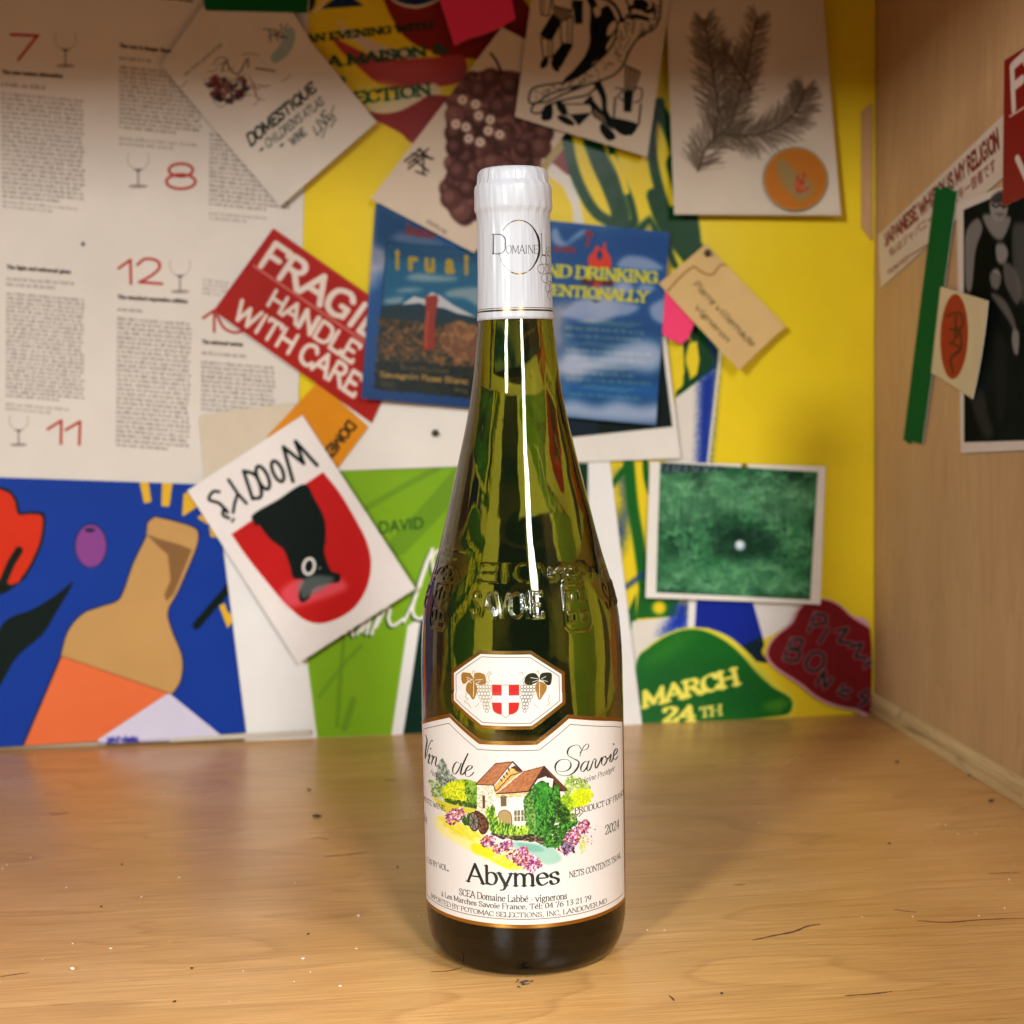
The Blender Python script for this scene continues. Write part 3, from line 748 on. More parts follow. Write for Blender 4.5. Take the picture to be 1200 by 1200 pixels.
def paint_white(c):
    K = lambda s: S(3, 340, 480, s)
    gr = hexc('86ae28')
    c.fill(K('175,216 700,140 760,300 470,722 412,760 355,1142 95,1152 60,880 -200,400'), gr)
    c.line(K('700,120 520,330 380,480'), 24, hexc('6f962a'), alpha=.7); c.line(K('520,205 400,270 270,345'), 7, hexc('6f962a'), alpha=.7)
    c.line(K('190,780 175,960 165,1110'), 5, hexc('6f962a'), alpha=.7); c.line(K('100,1010 200,880 250,830'), 5, hexc('6f962a'), alpha=.6); c.line(K('190,1120 222,1020'), 8, hexc('6f962a'), alpha=.7)
    c.fill(K('458,738 1015,700 1015,1135 396,1140 425,960'), hexc('0c3326')); c.fill(K('800,190 1045,190 1045,730 900,735 800,700'), hexc('123c22'))
    c.text('DAVID', K('312,438 468,418 466,375 312,392'), hexc('1d4a28'), 'sans')
    for dx, cc, w in ((2.2, hexc('1d4a28'), 3.4), (0, hexc('eeeae2'), 3.4)):
        d = np.array([-dx, dx])
        for st in ('150,800 175,735 190,790 205,750 222,795', '235,790 262,735 250,780 280,740 268,788', '285,790 310,725 300,765 335,700 350,705 345,735 360,760 400,735', '400,745 440,660 475,560 500,490 470,560 430,700 460,735 520,690', '520,640 500,520 560,480'):
            c.line(smooth(K(st)) + d, w, cc)
    c.grain(.04, 5)
sheet('green_name_poster', 'white poster with lime green shape reading DAVID, right of the blue poster', 'poster',
      [(236, 500), (712, 520), (752, 848.5), (287, 868)], .0034, paint_white, base='e6e3e0', rough=.42, bumps=.0010)

def paint_blue(c):
    K = lambda s: S(3, 0, 550, s)
    c.fill(K('-2400,-300 900,-100 900,1300 -2400,1500'), hexc('1b449c'))
    for s_ in ('490,20 515,20 528,112 510,116', '575,20 607,20 592,128 572,126', '650,90 700,70 690,130 645,160', '700,170 740,150 730,190', '740,205 790,190 780,235 745,235'):
        c.fill(K(s_), hexc('dfb438')); c.line(K(s_), 3, hexc('dfb438'), closed=True)
    blk = hexc('0c1f18')
    c.fill(smooth(K('-120,90 -40,60 30,72 62,110 72,150 110,150 158,160 152,250 120,330 90,380 55,410 0,440 -120,440'), True), blk)
    c.fill(smooth(K('-120,92 -40,66 25,80 52,110 66,158 110,158 150,170 143,250 112,325 80,375 45,405 -120,430'), True), hexc('cf3a1c'))
    c.line(K('68,285 40,330 10,400 -20,440'), 9, blk); c.fill(disc(3, 688, 10, 6), blk)
    c.line(disc(106.7, 639.7, 18.5, 25.5), 1.6, blk, closed=True, alpha=.6); c.fill(disc(106.7, 640, 18, 25), hexc('8f4f94')); c.fill(disc(105.5, 621.5, 6, 2.4), hexc('2b2440'))
    c.fill(smooth(K('258,398 200,440 120,490 40,520 0,560 -80,700 -80,860 0,760 60,660 150,580 200,500'), True), blk)
    c.line(K('780,445 690,550'), 9, blk); c.line(K('830,380 770,460'), 9, blk)
    c.fill(K('770,480 790,470 800,500 830,520 800,560 785,520'), hexc('dfb438'))
    bot = smooth(K('545,168 600,180 680,205 697,230 690,275 660,350 625,430 590,500 605,570 640,660 635,740 605,790'), n=5)
    bot2 = smooth(K('215,655 240,570 290,510 350,485 410,465 435,430 470,330 515,235 520,190 545,168'), n=5)
    body = np.vstack([bot, bot2])
    c.line(body, 2.4, hexc('14203c'), closed=True); c.fill(body, hexc('c39c66'))
    c.fill(K('515,228 560,245 630,265 675,282 650,345 610,440 585,465 578,440 600,390 590,300 555,270'), hexc('8f6c44'))
    c.fill(K('520,188 690,228 680,280 515,228'), hexc('c39c66'))
    c.fill(K('215,655 605,790 350,960 340,1300 -60,1300 -40,1250 75,985'), hexc('e0794a')); c.line(K('215,655 75,985 20,1100'), 2, hexc('14203c')); c.line(K('215,655 605,790'), 1, hexc('8c5a3a'))
    c.grain(.05, 5)
sheet('bottle_picture_poster', 'blue poster with a drawn tan and orange bottle and red flower at lower left', 'poster',
      [(-560, 540), (252, 568), (288.5, 858), (-560, 908)], .0046, paint_blue, base='1b449c', rough=.38, bumps=.0010)

def paint_mount(c):
    c.fill(np.array([(560, 340), (768, 345), (787.5, 500), (560, 524)]), hexc('12221f'))
    c.fill(np.array([(560, 400), (700, 380), (700, 508), (560, 522)]), hexc('1c2b38')); c.grain(.03, 5)
sheet('white_bordered_print', 'dark print with wide white border mostly hidden behind the blue sky flyer', 'print',
      [(378, 345), (775, 352), (797.5, 537), (362, 553)], .0058, paint_mount, base='e2dcd4', rough=.5)

def rounded(P, r, n=5):
    P = np.asarray(P, float); out = []
    for i in range(len(P)):
        a, b, c_ = P[i - 1], P[i], P[(i + 1) % len(P)]
        p = b + (a - b) / np.hypot(*(a - b)) * r; q = b + (c_ - b) / np.hypot(*(c_ - b)) * r
        for t in np.linspace(0, 1, n): out.append((1 - t) ** 2 * p + 2 * t * (1 - t) * b + t * t * q)
    return np.array(out)
sheet('blank_card', 'blank beige card with rounded corners half hidden under the white and red shield card', 'card',
      rounded([(233, 486), (345, 471), (360, 600), (244, 610)], 5), .0056, lambda c: c.grain(.05, 4), base='d3c6b2', rough=.65)
K6 = lambda s: S(3.333, 200, 440, s)
def paint_orange(c):
    c.text('DOMES', [(409, 492), (376, 534), (385, 541), (418, 499)], hexc('3a2c16'), 'bold'); c.grain(.05, 4)
sheet('orange_card', 'small orange card poking out between the red label and the white and red shield card', 'card',
      [(373, 447), (431.5, 500), (388, 560), (312, 512)], .0064, paint_orange, base='d8921c', rough=.5, lift=(0, .001, 0, 0))

def paint_fragile(c):
    K = lambda s: S(4.286, 200, 230, s)
    w = hexc('dccfc4')
    c.line(K('465,215 475,200 515,165 990,510'), 1.2, hexc('c8453c'))
    # lettering runs down to the right
    c.text('FRAGILE', K('440,345 1130,800 1205,700 515,232'), w, 'bold')
    c.line(K('418,352 1100,820'), 2.6, hexc('c97a70'))
    c.text('HANDLE', K('480,545 915,842 965,758 522,470'), w, 'bold')
    c.text('WITH CARE', K('300,600 925,1010 975,915 350,520'), w, 'bold')
    c.grain(.10, 5)
sheet('fragile_label', 'red label lettered FRAGILE HANDLE WITH CARE, tilted on the back wall left of bottle', 'sticker',
      S(4.286, 200, 230, '515,160 1230,660 1010,1140 215,575'), .0070, paint_fragile, base='a92a22', rough=.35)

def cloudsky(c, top, bot, clr, seed, thr=.52, scale=4, k=5):
    n = fractal(c.H, c.W, scale, 5, seed); v = np.linspace(1, 0, c.H)[:, None]
    sky = np.asarray(top) * v[..., None] + np.asarray(bot) * (1 - v[..., None])
    a = np.clip((n - thr + .12 * (1 - v) - .06) * k, 0, 1)[..., None]
    sh = (.72 + .5 * fractal(c.H, c.W, scale * 2, 4, seed + 1))[..., None]
    c.buf[:] = sky * (1 - a) + np.clip(np.asarray(clr) * sh, 0, 1) * a
def paint_sky(c):
    cloudsky(c, hexc('0b4a88'), hexc('3f82c8'), hexc('c3c6dc'), 21, .50, 3, 5)
    K = lambda s: S(4.138, 400, 230, s)
    c.fill(K('150,0 520,240 520,380 300,300 150,240'), hexc('0f4a80'), alpha=.85, soft=8)
    for s_ in ('240,200 300,175 380,190 470,215 500,240 380,245 280,225', '150,270 200,280 200,330 150,330'): c.fill(smooth(K(s_), True), hexc('98a2bd'), alpha=.6, soft=4)
    # inset picture
    inn = K('222,232 690,270 640,975 165,930')
    c.line(inn, 2.5, hexc('0a2540'), closed=True, alpha=.8)
    c.fill(inn, hexc('2277a0'))
    c.fill(K('222,232 690,270 684,330 216,300'), hexc('125a86'), alpha=.8, soft=5)
    for s_ in ('310,400 370,375 460,385 560,395 540,412 400,415', '500,470 560,450 680,450 680,540 600,500 520,490', '255,465 320,445 400,455 330,468', '215,500 300,490 280,525 210,520'):
        c.fill(smooth(K(s_), True), hexc('b9c6c8'), alpha=.8, soft=3)
    c.fill(K('196,535 290,522 350,488 400,500 436,468 480,485 540,530 600,560 672,592 660,640 188,600'), hexc('17415a'))
    c.fill(K('290,528 350,487 400,500 436,466 480,484 540,528 600,560 660,590 560,570 500,545 470,540 440,545 380,520'), hexc('dfe2e4'))
    c.fill(K('195,535 320,545 420,560 560,585 668,600 655,700 182,660'), hexc('16404a'))
    c.fill(K('187,590 300,600 420,650 500,640 560,600 640,640 658,660 640,975 165,930'), hexc('4a3a24'))
    dabs(c, K('187,600 655,640 640,900 170,860'), [hexc(x) for x in ('7a5630', '2a3a26', '94683a', '1d2c22', '5c4a2c', 'a0723f')], 900, 5, 1.4, .2, 1.2)
    dabs(c, K('500,640 580,610 650,640 640,800 560,800 480,720'), [hexc(x) for x in ('a4744a', 'b98758', '8a5c38')], 260, 6, 1.4, .5, 1)
    dabs(c, K('175,800 650,840 640,975 165,930'), [hexc(x) for x in ('122018', '1d2a1c', '2f3522', '0f1a16')], 700, 6, 1.4, .2, 1)
    c.fill(K('405,488 462,480 470,500 452,600 455,740 395,752 400,640 408,560'), hexc('b03d24')); c.line(K('420,560 410,640 408,730'), 2, hexc('e07a4c'), alpha=.7)
    for s_, x in (('i', 258), ('r', 322), ('u', 402), ('a', 500), ('i', 592)):
        w = 26 if s_ == 'i' else 52
        t = (x - 258) * .072
        h = 55 if s_ != 'i' else 80
        c.text(s_, [tuple(q) for q in K(f'{x},{350+t} {x+w},{354+t} {x+w},{354+t-h*1.45 if s_!="i" else 354+t-h} {x},{350+t-h*1.45 if s_!="i" else 350+t-h}')], hexc('c9ad3e'), 'bold', 1.35)
    c.text('Scott Mountain', K('285,840 520,862 520,835 285,815'), hexc('9a8350'), 'sans')
    c.text('Savagnin Rose Blanc', K('185,875 615,912 615,885 185,850'), hexc('c09a4c'), 'bold')
    c.text('2021', K('190,920 258,926 258,900 190,895'), hexc('8f7c4c'), 'sans'); c.text('Wine', K('545,950 610,955 610,930 545,925'), hexc('b08c48'), 'sans')
    c.text('Jesus', [(473, 275.5), (510, 280), (510, 266), (473, 262)], hexc('a3342c'), 'brush')
    c.buf *= .82
    # right half
    K = lambda s: S(7.275, 640, 255, s)
    c.fill(K('-60,50 420,60 1060,130 1060,480 800,430 500,540 300,700 -60,760'), hexc('0b4a88'), alpha=.8, soft=9)
    for s_ in ('40,120 90,90 120,170 170,215 230,160 300,110 350,120 250,190 150,250 60,220', '600,420 640,350 720,325 860,345 960,400 1000,440 880,455 700,440', '590,590 640,560 700,560 750,610 700,640 610,640', '770,600 830,570 920,590 900,630 800,630',
               '110,820 180,770 260,710 400,690 600,710 790,760 700,830 560,850 400,900 200,860', '880,760 960,710 1000,700 1000,900 900,860'):
        c.fill(smooth(K(s_), True), hexc('a9b0c9'), alpha=.75, soft=3)
    c.text('us', K('65,290 250,305 250,235 65,225'), hexc('8f2c34'), 'brush'); c.text('?', K('315,235 390,245 395,130 325,120'), hexc('8f3038'), 'bold')
    c.fill(smooth(K('360,400 358,340 400,290 430,240 455,262 480,262 490,220 510,225 505,270 540,330 552,400 530,440 380,430'), True), hexc('cf3f26'))
    c.fill(smooth(K('430,330 440,285 465,285 478,330 460,362 440,358'), True), hexc('123f74'))
    c.fill(K('295,510 585,530 560,590 310,575'), hexc('5a1e2a')); c.fill(K('365,700 470,715 415,730'), hexc('1a4a42')); c.line(K('390,590 470,560'), 2, hexc('c8462c')); c.line(K('410,550 450,600'), 2, hexc('c8462c'))
    y_ = hexc('c8c23c')
    c.text('AND DRINKING', K('-120,490 945,560 950,470 -110,395'), y_, 'slab', 1.05)
    c.text('INTENTIONALLY', K('-180,640 880,725 885,640 -175,560'), y_, 'slab', 1.0)
    for i in range(11):
        y0 = 850 + i * 62
        paragraph(c, K(f'{160 if i%3 else 420},{y0}')[0], K(f'{880-40*(i%4)},{y0+45}')[0], K(f'{160},{y0+62}')[0], 1, hexc('d6d88a'), alpha=.45, last=1, xh=.45)
    for s_ in ('100,1240 220,1130 420,1180 620,1100 800,1040 960,1080 1000,1200 900,1320 600,1290 300,1350 100,1330', '60,1620 200,1540 420,1600 600,1550 800,1600 960,1580 940,1760 100,1700'):
        c.fill(smooth(K(s_), True), hexc('d7d5e2'), alpha=.7, soft=9)
    c.fill(K('60,1430 980,1430 970,1530 60,1500'), hexc('2f8ad0'), alpha=.6, soft=12)
sheet('sky_flyer', 'blue cloud flyer reading AND DRINKING INTENTIONALLY with mountain picture behind the bottle neck', 'flyer',
      [(440, 238), (784.5, 272.5), (767, 498), (423, 467)], .0082, paint_sky, base='1b5a98', rough=.3, lift=(0, 0, .004, .007), res=3000)

K1 = lambda s: S(3.4286, 350, 0, s)
def paint_grape(c):
    berries = [hexc(x) for x in ('64423c', '704c46', '5a3a36', '7c5650', '503430')]
    reg = smooth(K1('620,330 700,300 760,285 900,300 980,420 1010,560 960,640 900,690 820,700 740,760 700,890 640,900 580,800 600,700 610,560 610,420'), True)
    c.fill(reg, berries[2], soft=1)
    P = reg.mean(0) + (reg - reg.mean(0)) * .93
    g = []
    for y in np.arange(88, 262, 9.5):
        for x in np.arange(520, 650, 11.5):
            p = np.array([[x + rnd.uniform(-3, 3) + (5 if int(y / 9.5) % 2 else 0), y + rnd.uniform(-2, 2)]])
            if inside(p, P)[0]: g.append(p[0])
    rnd.shuffle(g)
    g += [K1('655,350')[0], K1('770,315')[0], K1('850,345')[0], K1('640,690')[0], K1('900,600')[0], K1('650,850')[0], K1('610,800')[0]]
    for x, y in g:
        b = berries[rnd.randrange(5)]; r_ = rnd.uniform(10, 12.5)
        c.fill(disc(x, y, r_ * 1.04), hexc('33201f'), alpha=.6, soft=1)
        c.fill(disc(x, y, r_), b); c.fill(disc(x - 2.5, y - 3, r_ * .55), hexc('9a746c'), alpha=.5, soft=2)
    c.line(smooth(K1('770,215 795,250 815,300')), 2.6, hexc('3a2622'))
    for s_ in ('657,402', '709,420', '722,466', '768,482', '630,500', '671,512', '760,527', '806,542', '682,558', '727,572'):
        x, y = K1(s_)[0]; c.fill(disc(x, y, 5.6), hexc('e0cdbc'), soft=1); c.fill(disc(x, y, 1.8), hexc('8f6f60'))
    for a, b in (('455,620', '540,640'), ('440,660', '520,600'), ('470,690', '510,705'), ('425,650', '490,600'), ('480,600', '530,640'), ('490,640', '440,680'), ('460,640', '520,690'), ('500,620', '500,700')):
        c.line([K1(a)[0], K1(b)[0]], 2, hexc('2a2320'))
    c.text('GRAPEVINE', K1('510,895 590,945 597,932 517,882'), hexc('6b5648'), 'mono'); c.grain(.05, 5)
sheet('grape_card', 'beige card with a dark bunch of grapes, tilted behind the top of the bottle', 'card',
      [(434.6, 233.5), (588, 32), (709, 95), (555, 297)], .0105, paint_grape, base='d2c2b0', rough=.6, lift=(.002, 0, 0, .003))

K2 = lambda s: S(5.714, 590, 0, s)
def paint_cat(c):
    k = hexc('101814'); pa = hexc('cfc0ad')
    c.fill(smooth(K2('550,-20 580,60 575,180 575,290 540,380 470,470 400,540 460,545 560,490 600,420 680,370 690,300 760,190 755,140 700,40 640,60 600,-20'), True), k)
    c.fill(smooth(K2('690,240 700,180 740,140 755,180 720,230'), True), pa)
    c.fill(smooth(K2('600,60 640,50 650,90 620,120'), True), pa)
    def cat(s_, w=2.0):
        p = smooth(K2(s_), True); c.line(p, w * 2, k, closed=True); c.fill(p, pa)
    cat('175,650 200,600 270,580 400,560 480,530 560,480 640,410 700,350 740,290 760,220 770,160 830,120 850,60 830,-30 1020,-30 1040,80 1010,180 930,230 880,270 830,350 790,440 730,500 640,540 560,570 470,640 400,660 470,600 540,560 420,590 300,630 230,680 180,690')
    cat('190,735 220,700 290,690 400,640 500,600 620,560 560,630 430,660 300,700 250,750 200,755')
    for s_ in ('840,60 900,40 960,80 1000,60', '850,120 880,110 960,130'): c.line(smooth(K2(s_)), 5, k)
    c.fill(smooth(K2('870,0 940,0 970,40 930,70 880,60'), True), k); c.fill(smooth(K2('880,200 860,160 900,150 950,190 900,230'), True), pa)
    c.line(smooth(K2('860,230 870,150 850,80')), 1.2, k)
    for i in range(150):
        t = rng.random(); 
        path = K2('830,130 800,240 780,330 720,430 620,500 540,530 400,580 280,610 210,650')
        a = t * (len(path) - 1.01); i0 = int(a); p = path[i0] * (1 - a + i0) + path[i0 + 1] * (a - i0) + rng.normal(0, [4.4, 3.4][i0 > 4], 2)
        c.fill(disc(p[0], p[1], .9, .7), k)
    for i in range(60):
        path = K2('1000,20 1020,100 980,180 900,240'); a = rng.random() * 2.99; i0 = int(a)
        p = path[i0] * (1 - a + i0) + path[i0 + 1] * (a - i0) + rng.normal(0, 2.4, 2); c.fill(disc(p[0], p[1], 1.1, .8), k)
    c.line(smooth(K2('650,-20 740,40 790,140')), 5, k); c.line(smooth(K2('660,-10 735,50 770,120')), 1.5, pa)
    # crayons and tubes
    def tube(s_, fill_, w=1.2):
        c.fill(K2(s_), fill_); c.line(K2(s_), w, k, closed=True)
    tube('245,-20 320,-20 300,110 250,100', pa); c.line(K2('270,-20 268,100'), 1.5, hexc('7f6e5c'))
    tube('330,-20 465,-20 455,75 330,40', pa); c.fill(smooth(K2('332,45 455,78 430,130 380,140 340,100'), True), hexc('8c7a66')); c.line(K2('330,40 455,75'), 1.5, k)
    tube('465,5 525,10 525,155 480,160', k); tube('330,95 385,150 320,270 245,235', k); tube('250,255 325,270 320,385 265,385', pa); c.line(K2('300,265 296,380'), 1, k)
    tube('380,150 460,110 455,300 385,290', pa); c.line(K2('430,125 428,295'), 1, k); tube('395,295 460,305 380,450 325,385', k)
    c.fill(disc(*K2('272,425')[0], 4, 7, .5), k); c.fill(disc(*K2('345,440')[0], 4, 8, -.4), k)
    tube('405,700 585,700 590,760 430,775', pa); c.fill(disc(*K2('385,725')[0], 4.5, 10, -.5), k); tube('570,770 450,775 500,840', k); c.fill(disc(*K2('415,810')[0], 4, 11, -1.1), k)
    tube('585,665 560,690 700,845 740,850', k); tube('590,720 600,780 730,870 740,830', hexc('7d6c5a')); c.fill(K2('530,690 580,640 600,660 560,700'), k)
    c.fill(smooth(K2('600,560 650,560 685,650 690,740 740,830 700,850 660,760 650,660'), True), k); c.fill(smooth(K2('650,830 700,860 745,915 730,940 690,940 645,880'), True), k)
    c.fill(smooth(K2('270,720 320,700 325,780 300,810 250,800'), True), k)
    # glass of ink
    c.line(K2('745,655 730,830 790,900 850,905 900,830 915,700'), 2, k)
    c.fill(smooth(K2('722,795 800,805 888,835 870,890 810,912 750,880 725,830'), True), k)
    tube('815,440 910,485 870,620 810,600', hexc('a8957e')); c.line(K2('850,455 830,610'), 1, k); c.line(K2('880,470 850,610'), 1, k)
    c.fill(K2('800,610 865,615 850,755 800,750'), k); c.line(smooth(K2('870,590 920,600 915,670 870,690')), 1.3, k); c.line(K2('745,590 800,600 760,650 800,680'), 1.2, k)
    c.grain(.05, 5)
sheet('spotted_cat_card', 'beige card with black ink drawing of a spotted cat body and crayons', 'card',
      [(624, -12), (787, -12), (757.5, 184.5), (603, 137.5)], .0135, paint_cat, base='cfc0ad', rough=.6, lift=(0, 0, .0025, .002), res=3400)

K3 = lambda s: S(2.927, 590, 0, s)
def paint_fir(c):
    dk = [hexc(x) for x in ('5a4d40', '6f6152', '4a3f35', '7d6f5e')]
    def twig(s_, ln, n, spread=1.0, both=1):
        p = smooth(K3(s_), n=12); d = np.gradient(p, axis=0); L = len(p)
        for cc in range(4):
            qs = []
            for i in range(n):
                t = rng.random() * (L - 1.01); k_ = int(t); o = p[k_] + (p[k_ + 1] - p[k_]) * (t - k_)
                th = math.atan2(d[k_][1], d[k_][0]); side = rnd.choice((-1, 1))
                a = th + side * rng.uniform(.45, 1.15) * spread; l = ln * rng.uniform(.55, 1.05) * (1 - .45 * (t / L) ** 3)
                e = o + l * np.array([math.cos(a), math.sin(a)]); m_ = (o + e) / 2 + rng.normal(0, .8, 2)
                qs.append(ribbon(np.array([o, m_, e]), rng.uniform(.7, 1.5)))
            c.fill(np.vstack(qs), dk[cc], alpha=.5)
        c.line(p, 1.6, dk[2])
    twig('665,590 700,500 770,440 800,350 830,250 850,150 870,60', 31, 150)
    twig('720,480 735,380 720,270 705,170 690,70', 33, 105)
    twig('760,460 860,465 950,430 1010,370 1030,310', 33, 125)
    twig('850,310 790,220 750,170', 24, 40)
    c.grain(.05, 5)
sheet('fir_twig_card', 'beige card with pencil drawing of a fir twig at upper right of the wall', 'card',
      [(780, -14), (963.5, -14), (983.5, 253), (789.5, 251.5)], .012, paint_fir, base='d0c3b3', rough=.6, lift=(0, 0, .003, .001), res=3000)
def paint_round(c):
    x, y = 931.6, 210
    c.fill(disc(x, y, 36.3, 36.3), hexc('b8762c')); c.fill(smooth(S(2.927, 590, 0, '935,560 960,545 1000,590 1050,620 1060,660 1020,690 990,670 950,620'), True), hexc('9a8458'), soft=3)
    dabs(c, S(2.927, 590, 0, '985,610 1030,600 1045,650 1010,665'), [hexc('a8402c'), hexc('c2603c')], 40, 3.4, 1.2)
    c.line(disc(x, y, 35.5), 1.2, hexc('c88c3c'), closed=True)
sheet('round_sticker', 'round orange-brown sticker at the lower right of the fir twig card', 'sticker',
      disc(931.6, 210, 37.6, 37.6, n=48), .0165, paint_round, base='7e7f6e', rough=.4)

def paint_dom(c):
    K = lambda s: S(4, 180, 0, s)
    dk = hexc('2f3a34')
    c.text('DOMESTIQUE', K('455,690 765,425 745,385 435,640'), dk, 'bold')
    c.text("CHILDREN'S ATLAS", K('535,700 800,490 785,455 520,660'), hexc('5a625c'), 'bold', .7)
    c.text('WINE', K('650,690 720,630 700,600 630,655'), hexc('4a524c'), 'bold', .8)
    c.text('LIVE', K('765,640 850,545 800,520 745,600')[[0, 1, 2, 3]], dk, 'brush', .7); c.line(K('790,650 845,500'), 1, dk); c.line(K('830,600 855,560'), 1.3, dk)
    c.text('+', K('500,720 525,700 510,685 490,705'), dk, 'bold'); c.text('+', K('595,700 618,680 605,665 583,685'), dk, 'bold')
    c.text('the little world of the', K('150,360 325,215 315,205 145,350'), hexc('3a403c'), 'hand')
    c.fill(smooth(K('640,130 665,160 655,220 620,270 570,300 550,270 590,220 610,170'), True), hexc('9fb4b2'))
    for _ in range(14):
        a = K('545,140')[0] + rng.random(2) * [20, 10]; c.line([a, a + rng.normal(0, 6, 2)], 1.1, hexc('33413c'))
    dabs(c, K('250,400 300,360 350,380 420,370 450,410 420,450 360,490 280,470'), [hexc(x) for x in ('4a3a3c', '6a2f2f', '8a5a56', '2f2a2c')], 60, 6, 1.8, 0, 1.5, .85)
    for i in range(34):
        a = K('360,420')[0] + rng.normal(0, 1, 2) * [22, 10]; th = rng.uniform(-1, 1)
        c.line(smooth([a, a + [5 * math.cos(th), 5 * math.sin(th) + 2], a + [13 * math.cos(th), 13 * math.sin(th)]]), .7, hexc('4c4646'), alpha=.7)
    c.line(smooth(K('320,340 340,290 360,330 400,350 440,280 445,320')), 1.3, hexc('3c3636')); c.line(smooth(K('280,310 300,280 330,275 350,290 300,310')), .8, hexc('6a6060'))
    c.line(smooth(K('420,260 450,255 495,265')), .9, hexc('857878')); c.line(smooth(K('480,325 520,330 570,338')), 1.6, hexc('4c4646')); c.line(smooth(K('490,400 520,410 545,405')), 1.1, hexc('6a6060')); c.line(K('470,410 485,460'), 1.6, hexc('a05048'))
    c.grain(.05, 5)
sheet('atlas_card', 'off-white tilted card reading DOMESTIQUE CHILDREN\'S ATLAS OF WINE held by green tape', 'card',
      [(241, 4), (336, 4), (366, 52), (441.5, 143.7), (328.7, 242.5), (189, 77.5)], .0062, paint_dom, base='d8d0c6', rough=.6, th=.0022, res=3600)

def paint_woody(c):
    K = K6
    k = hexc('0c1a16'); r_ = hexc('c11f1e')
    shield = np.vstack([K('238,620 595,378'), smooth(K('595,378 660,460 720,560 765,650 782,740 760,840 700,920 600,965 520,950 440,880 380,810 300,710 238,620'), n=6)])
    c.fill(shield, r_)
    c.fill(smooth(K('430,840 520,780 600,770 660,790 690,830 600,870 500,900 460,900'), True), hexc('e26a78'), alpha=.75, soft=5)
    bear = smooth(K('318,548 420,485 520,425 560,480 600,560 605,640 600,690 625,760 660,775 658,805 620,812 560,830 540,870 510,885 500,850 520,800 480,790 465,740 440,680 390,640 350,590'), True)
    c.fill(bear, k); c.fill(K('318,548 520,425 545,470 330,590'), k)
    c.fill(smooth(K('500,810 560,780 640,790 600,830 545,860 515,870'), True), hexc('7f8684'), alpha=.7, soft=3)
    c.line(disc(*K('540,745')[0], 6.4, 9.2, .2), 3.2, hexc('e6e2de'), closed=True); c.fill(disc(*K('541,745')[0], 1.6, 2.6), k)
    c.fill(disc(*K('583,752')[0], .8, 1.1), hexc('cfcfcf'))
    # WOODY'S upside down
    for s_ in ('485,262 485,345 450,285', '455,300 485,400 480,418', '440,280 460,370 482,415', '440,300 400,250'): pass
    W = [K('572,352 487,258 520,345 440,280 478,415')]
    for w in W: c.line(w, 4.2, k)
    c.line(disc(*K('418,375')[0], 5.5, 13, -.42), 4, k, closed=True)
    c.line(disc(*K('360,400')[0], 6.0, 14.5, -.42), 4, k, closed=True)
    c.line(smooth(K('285,374 328,388 350,430 352,474 320,482')), 4, k); c.line(K('285,374 320,482'), 4, k)
    c.line(K('226,408 262,462 296,500'), 3.6, k); c.line(K('262,462 250,500 244,536'), 3.6, k)
    c.line(smooth(K('228,558 205,545 210,520 222,535 190,500 150,485 165,455 190,455')), 3.6, k); c.line(K('240,572 247,560'), 2.6, k)
    c.grain(.03, 5)
sheet('shield_card', 'white card with red shield and upside-down lettering WOODY\'S, tilted left of the bottle', 'card',
      [(219.5, 575), (354.5, 486.5), (486.5, 689), (350, 776)], .0085, paint_woody, base='e6dfdb', rough=.45, lift=(0, 0, .003, .003), res=3400)

def paint_flower(c):
    for i in range(60):
        a = rng.uniform(0, 6.28); r0 = rng.uniform(0, 8)
        p = np.array([152, 869]); e = p + [r0 * math.cos(a) * 1.6, -abs(r0 * math.sin(a))]
        c.line([p + [rng.normal(0, 4), 0], e], 1.6, hexc('4a44a0'), alpha=.8)
    dabs(c, np.array([(126, 866), (140, 862), (140, 880), (124, 880)]), [hexc('4a44a0')], 30, 3)
    c.grain(.03, 4)
f_ = on_wall(.006)
sheet('lavender_card', 'pale lavender card with a small purple flower standing at the foot of the blue poster', 'card',
      rounded([(198, 812), (262, 864), (118, 872), (113, 868)], 4), .0060, paint_flower, base='cfcadb', rough=.5)
strip_mat = simple('grey_paper', srgb('bfb6a6'), .7)
sheet('paper_strip', 'narrow grey-beige paper strip lying along the foot of the white poster', 'strip',
      [(203, 864.5), (364, 855), (364, 861.5), (198, 869.5)], .0066, plane='W', mat=strip_mat)

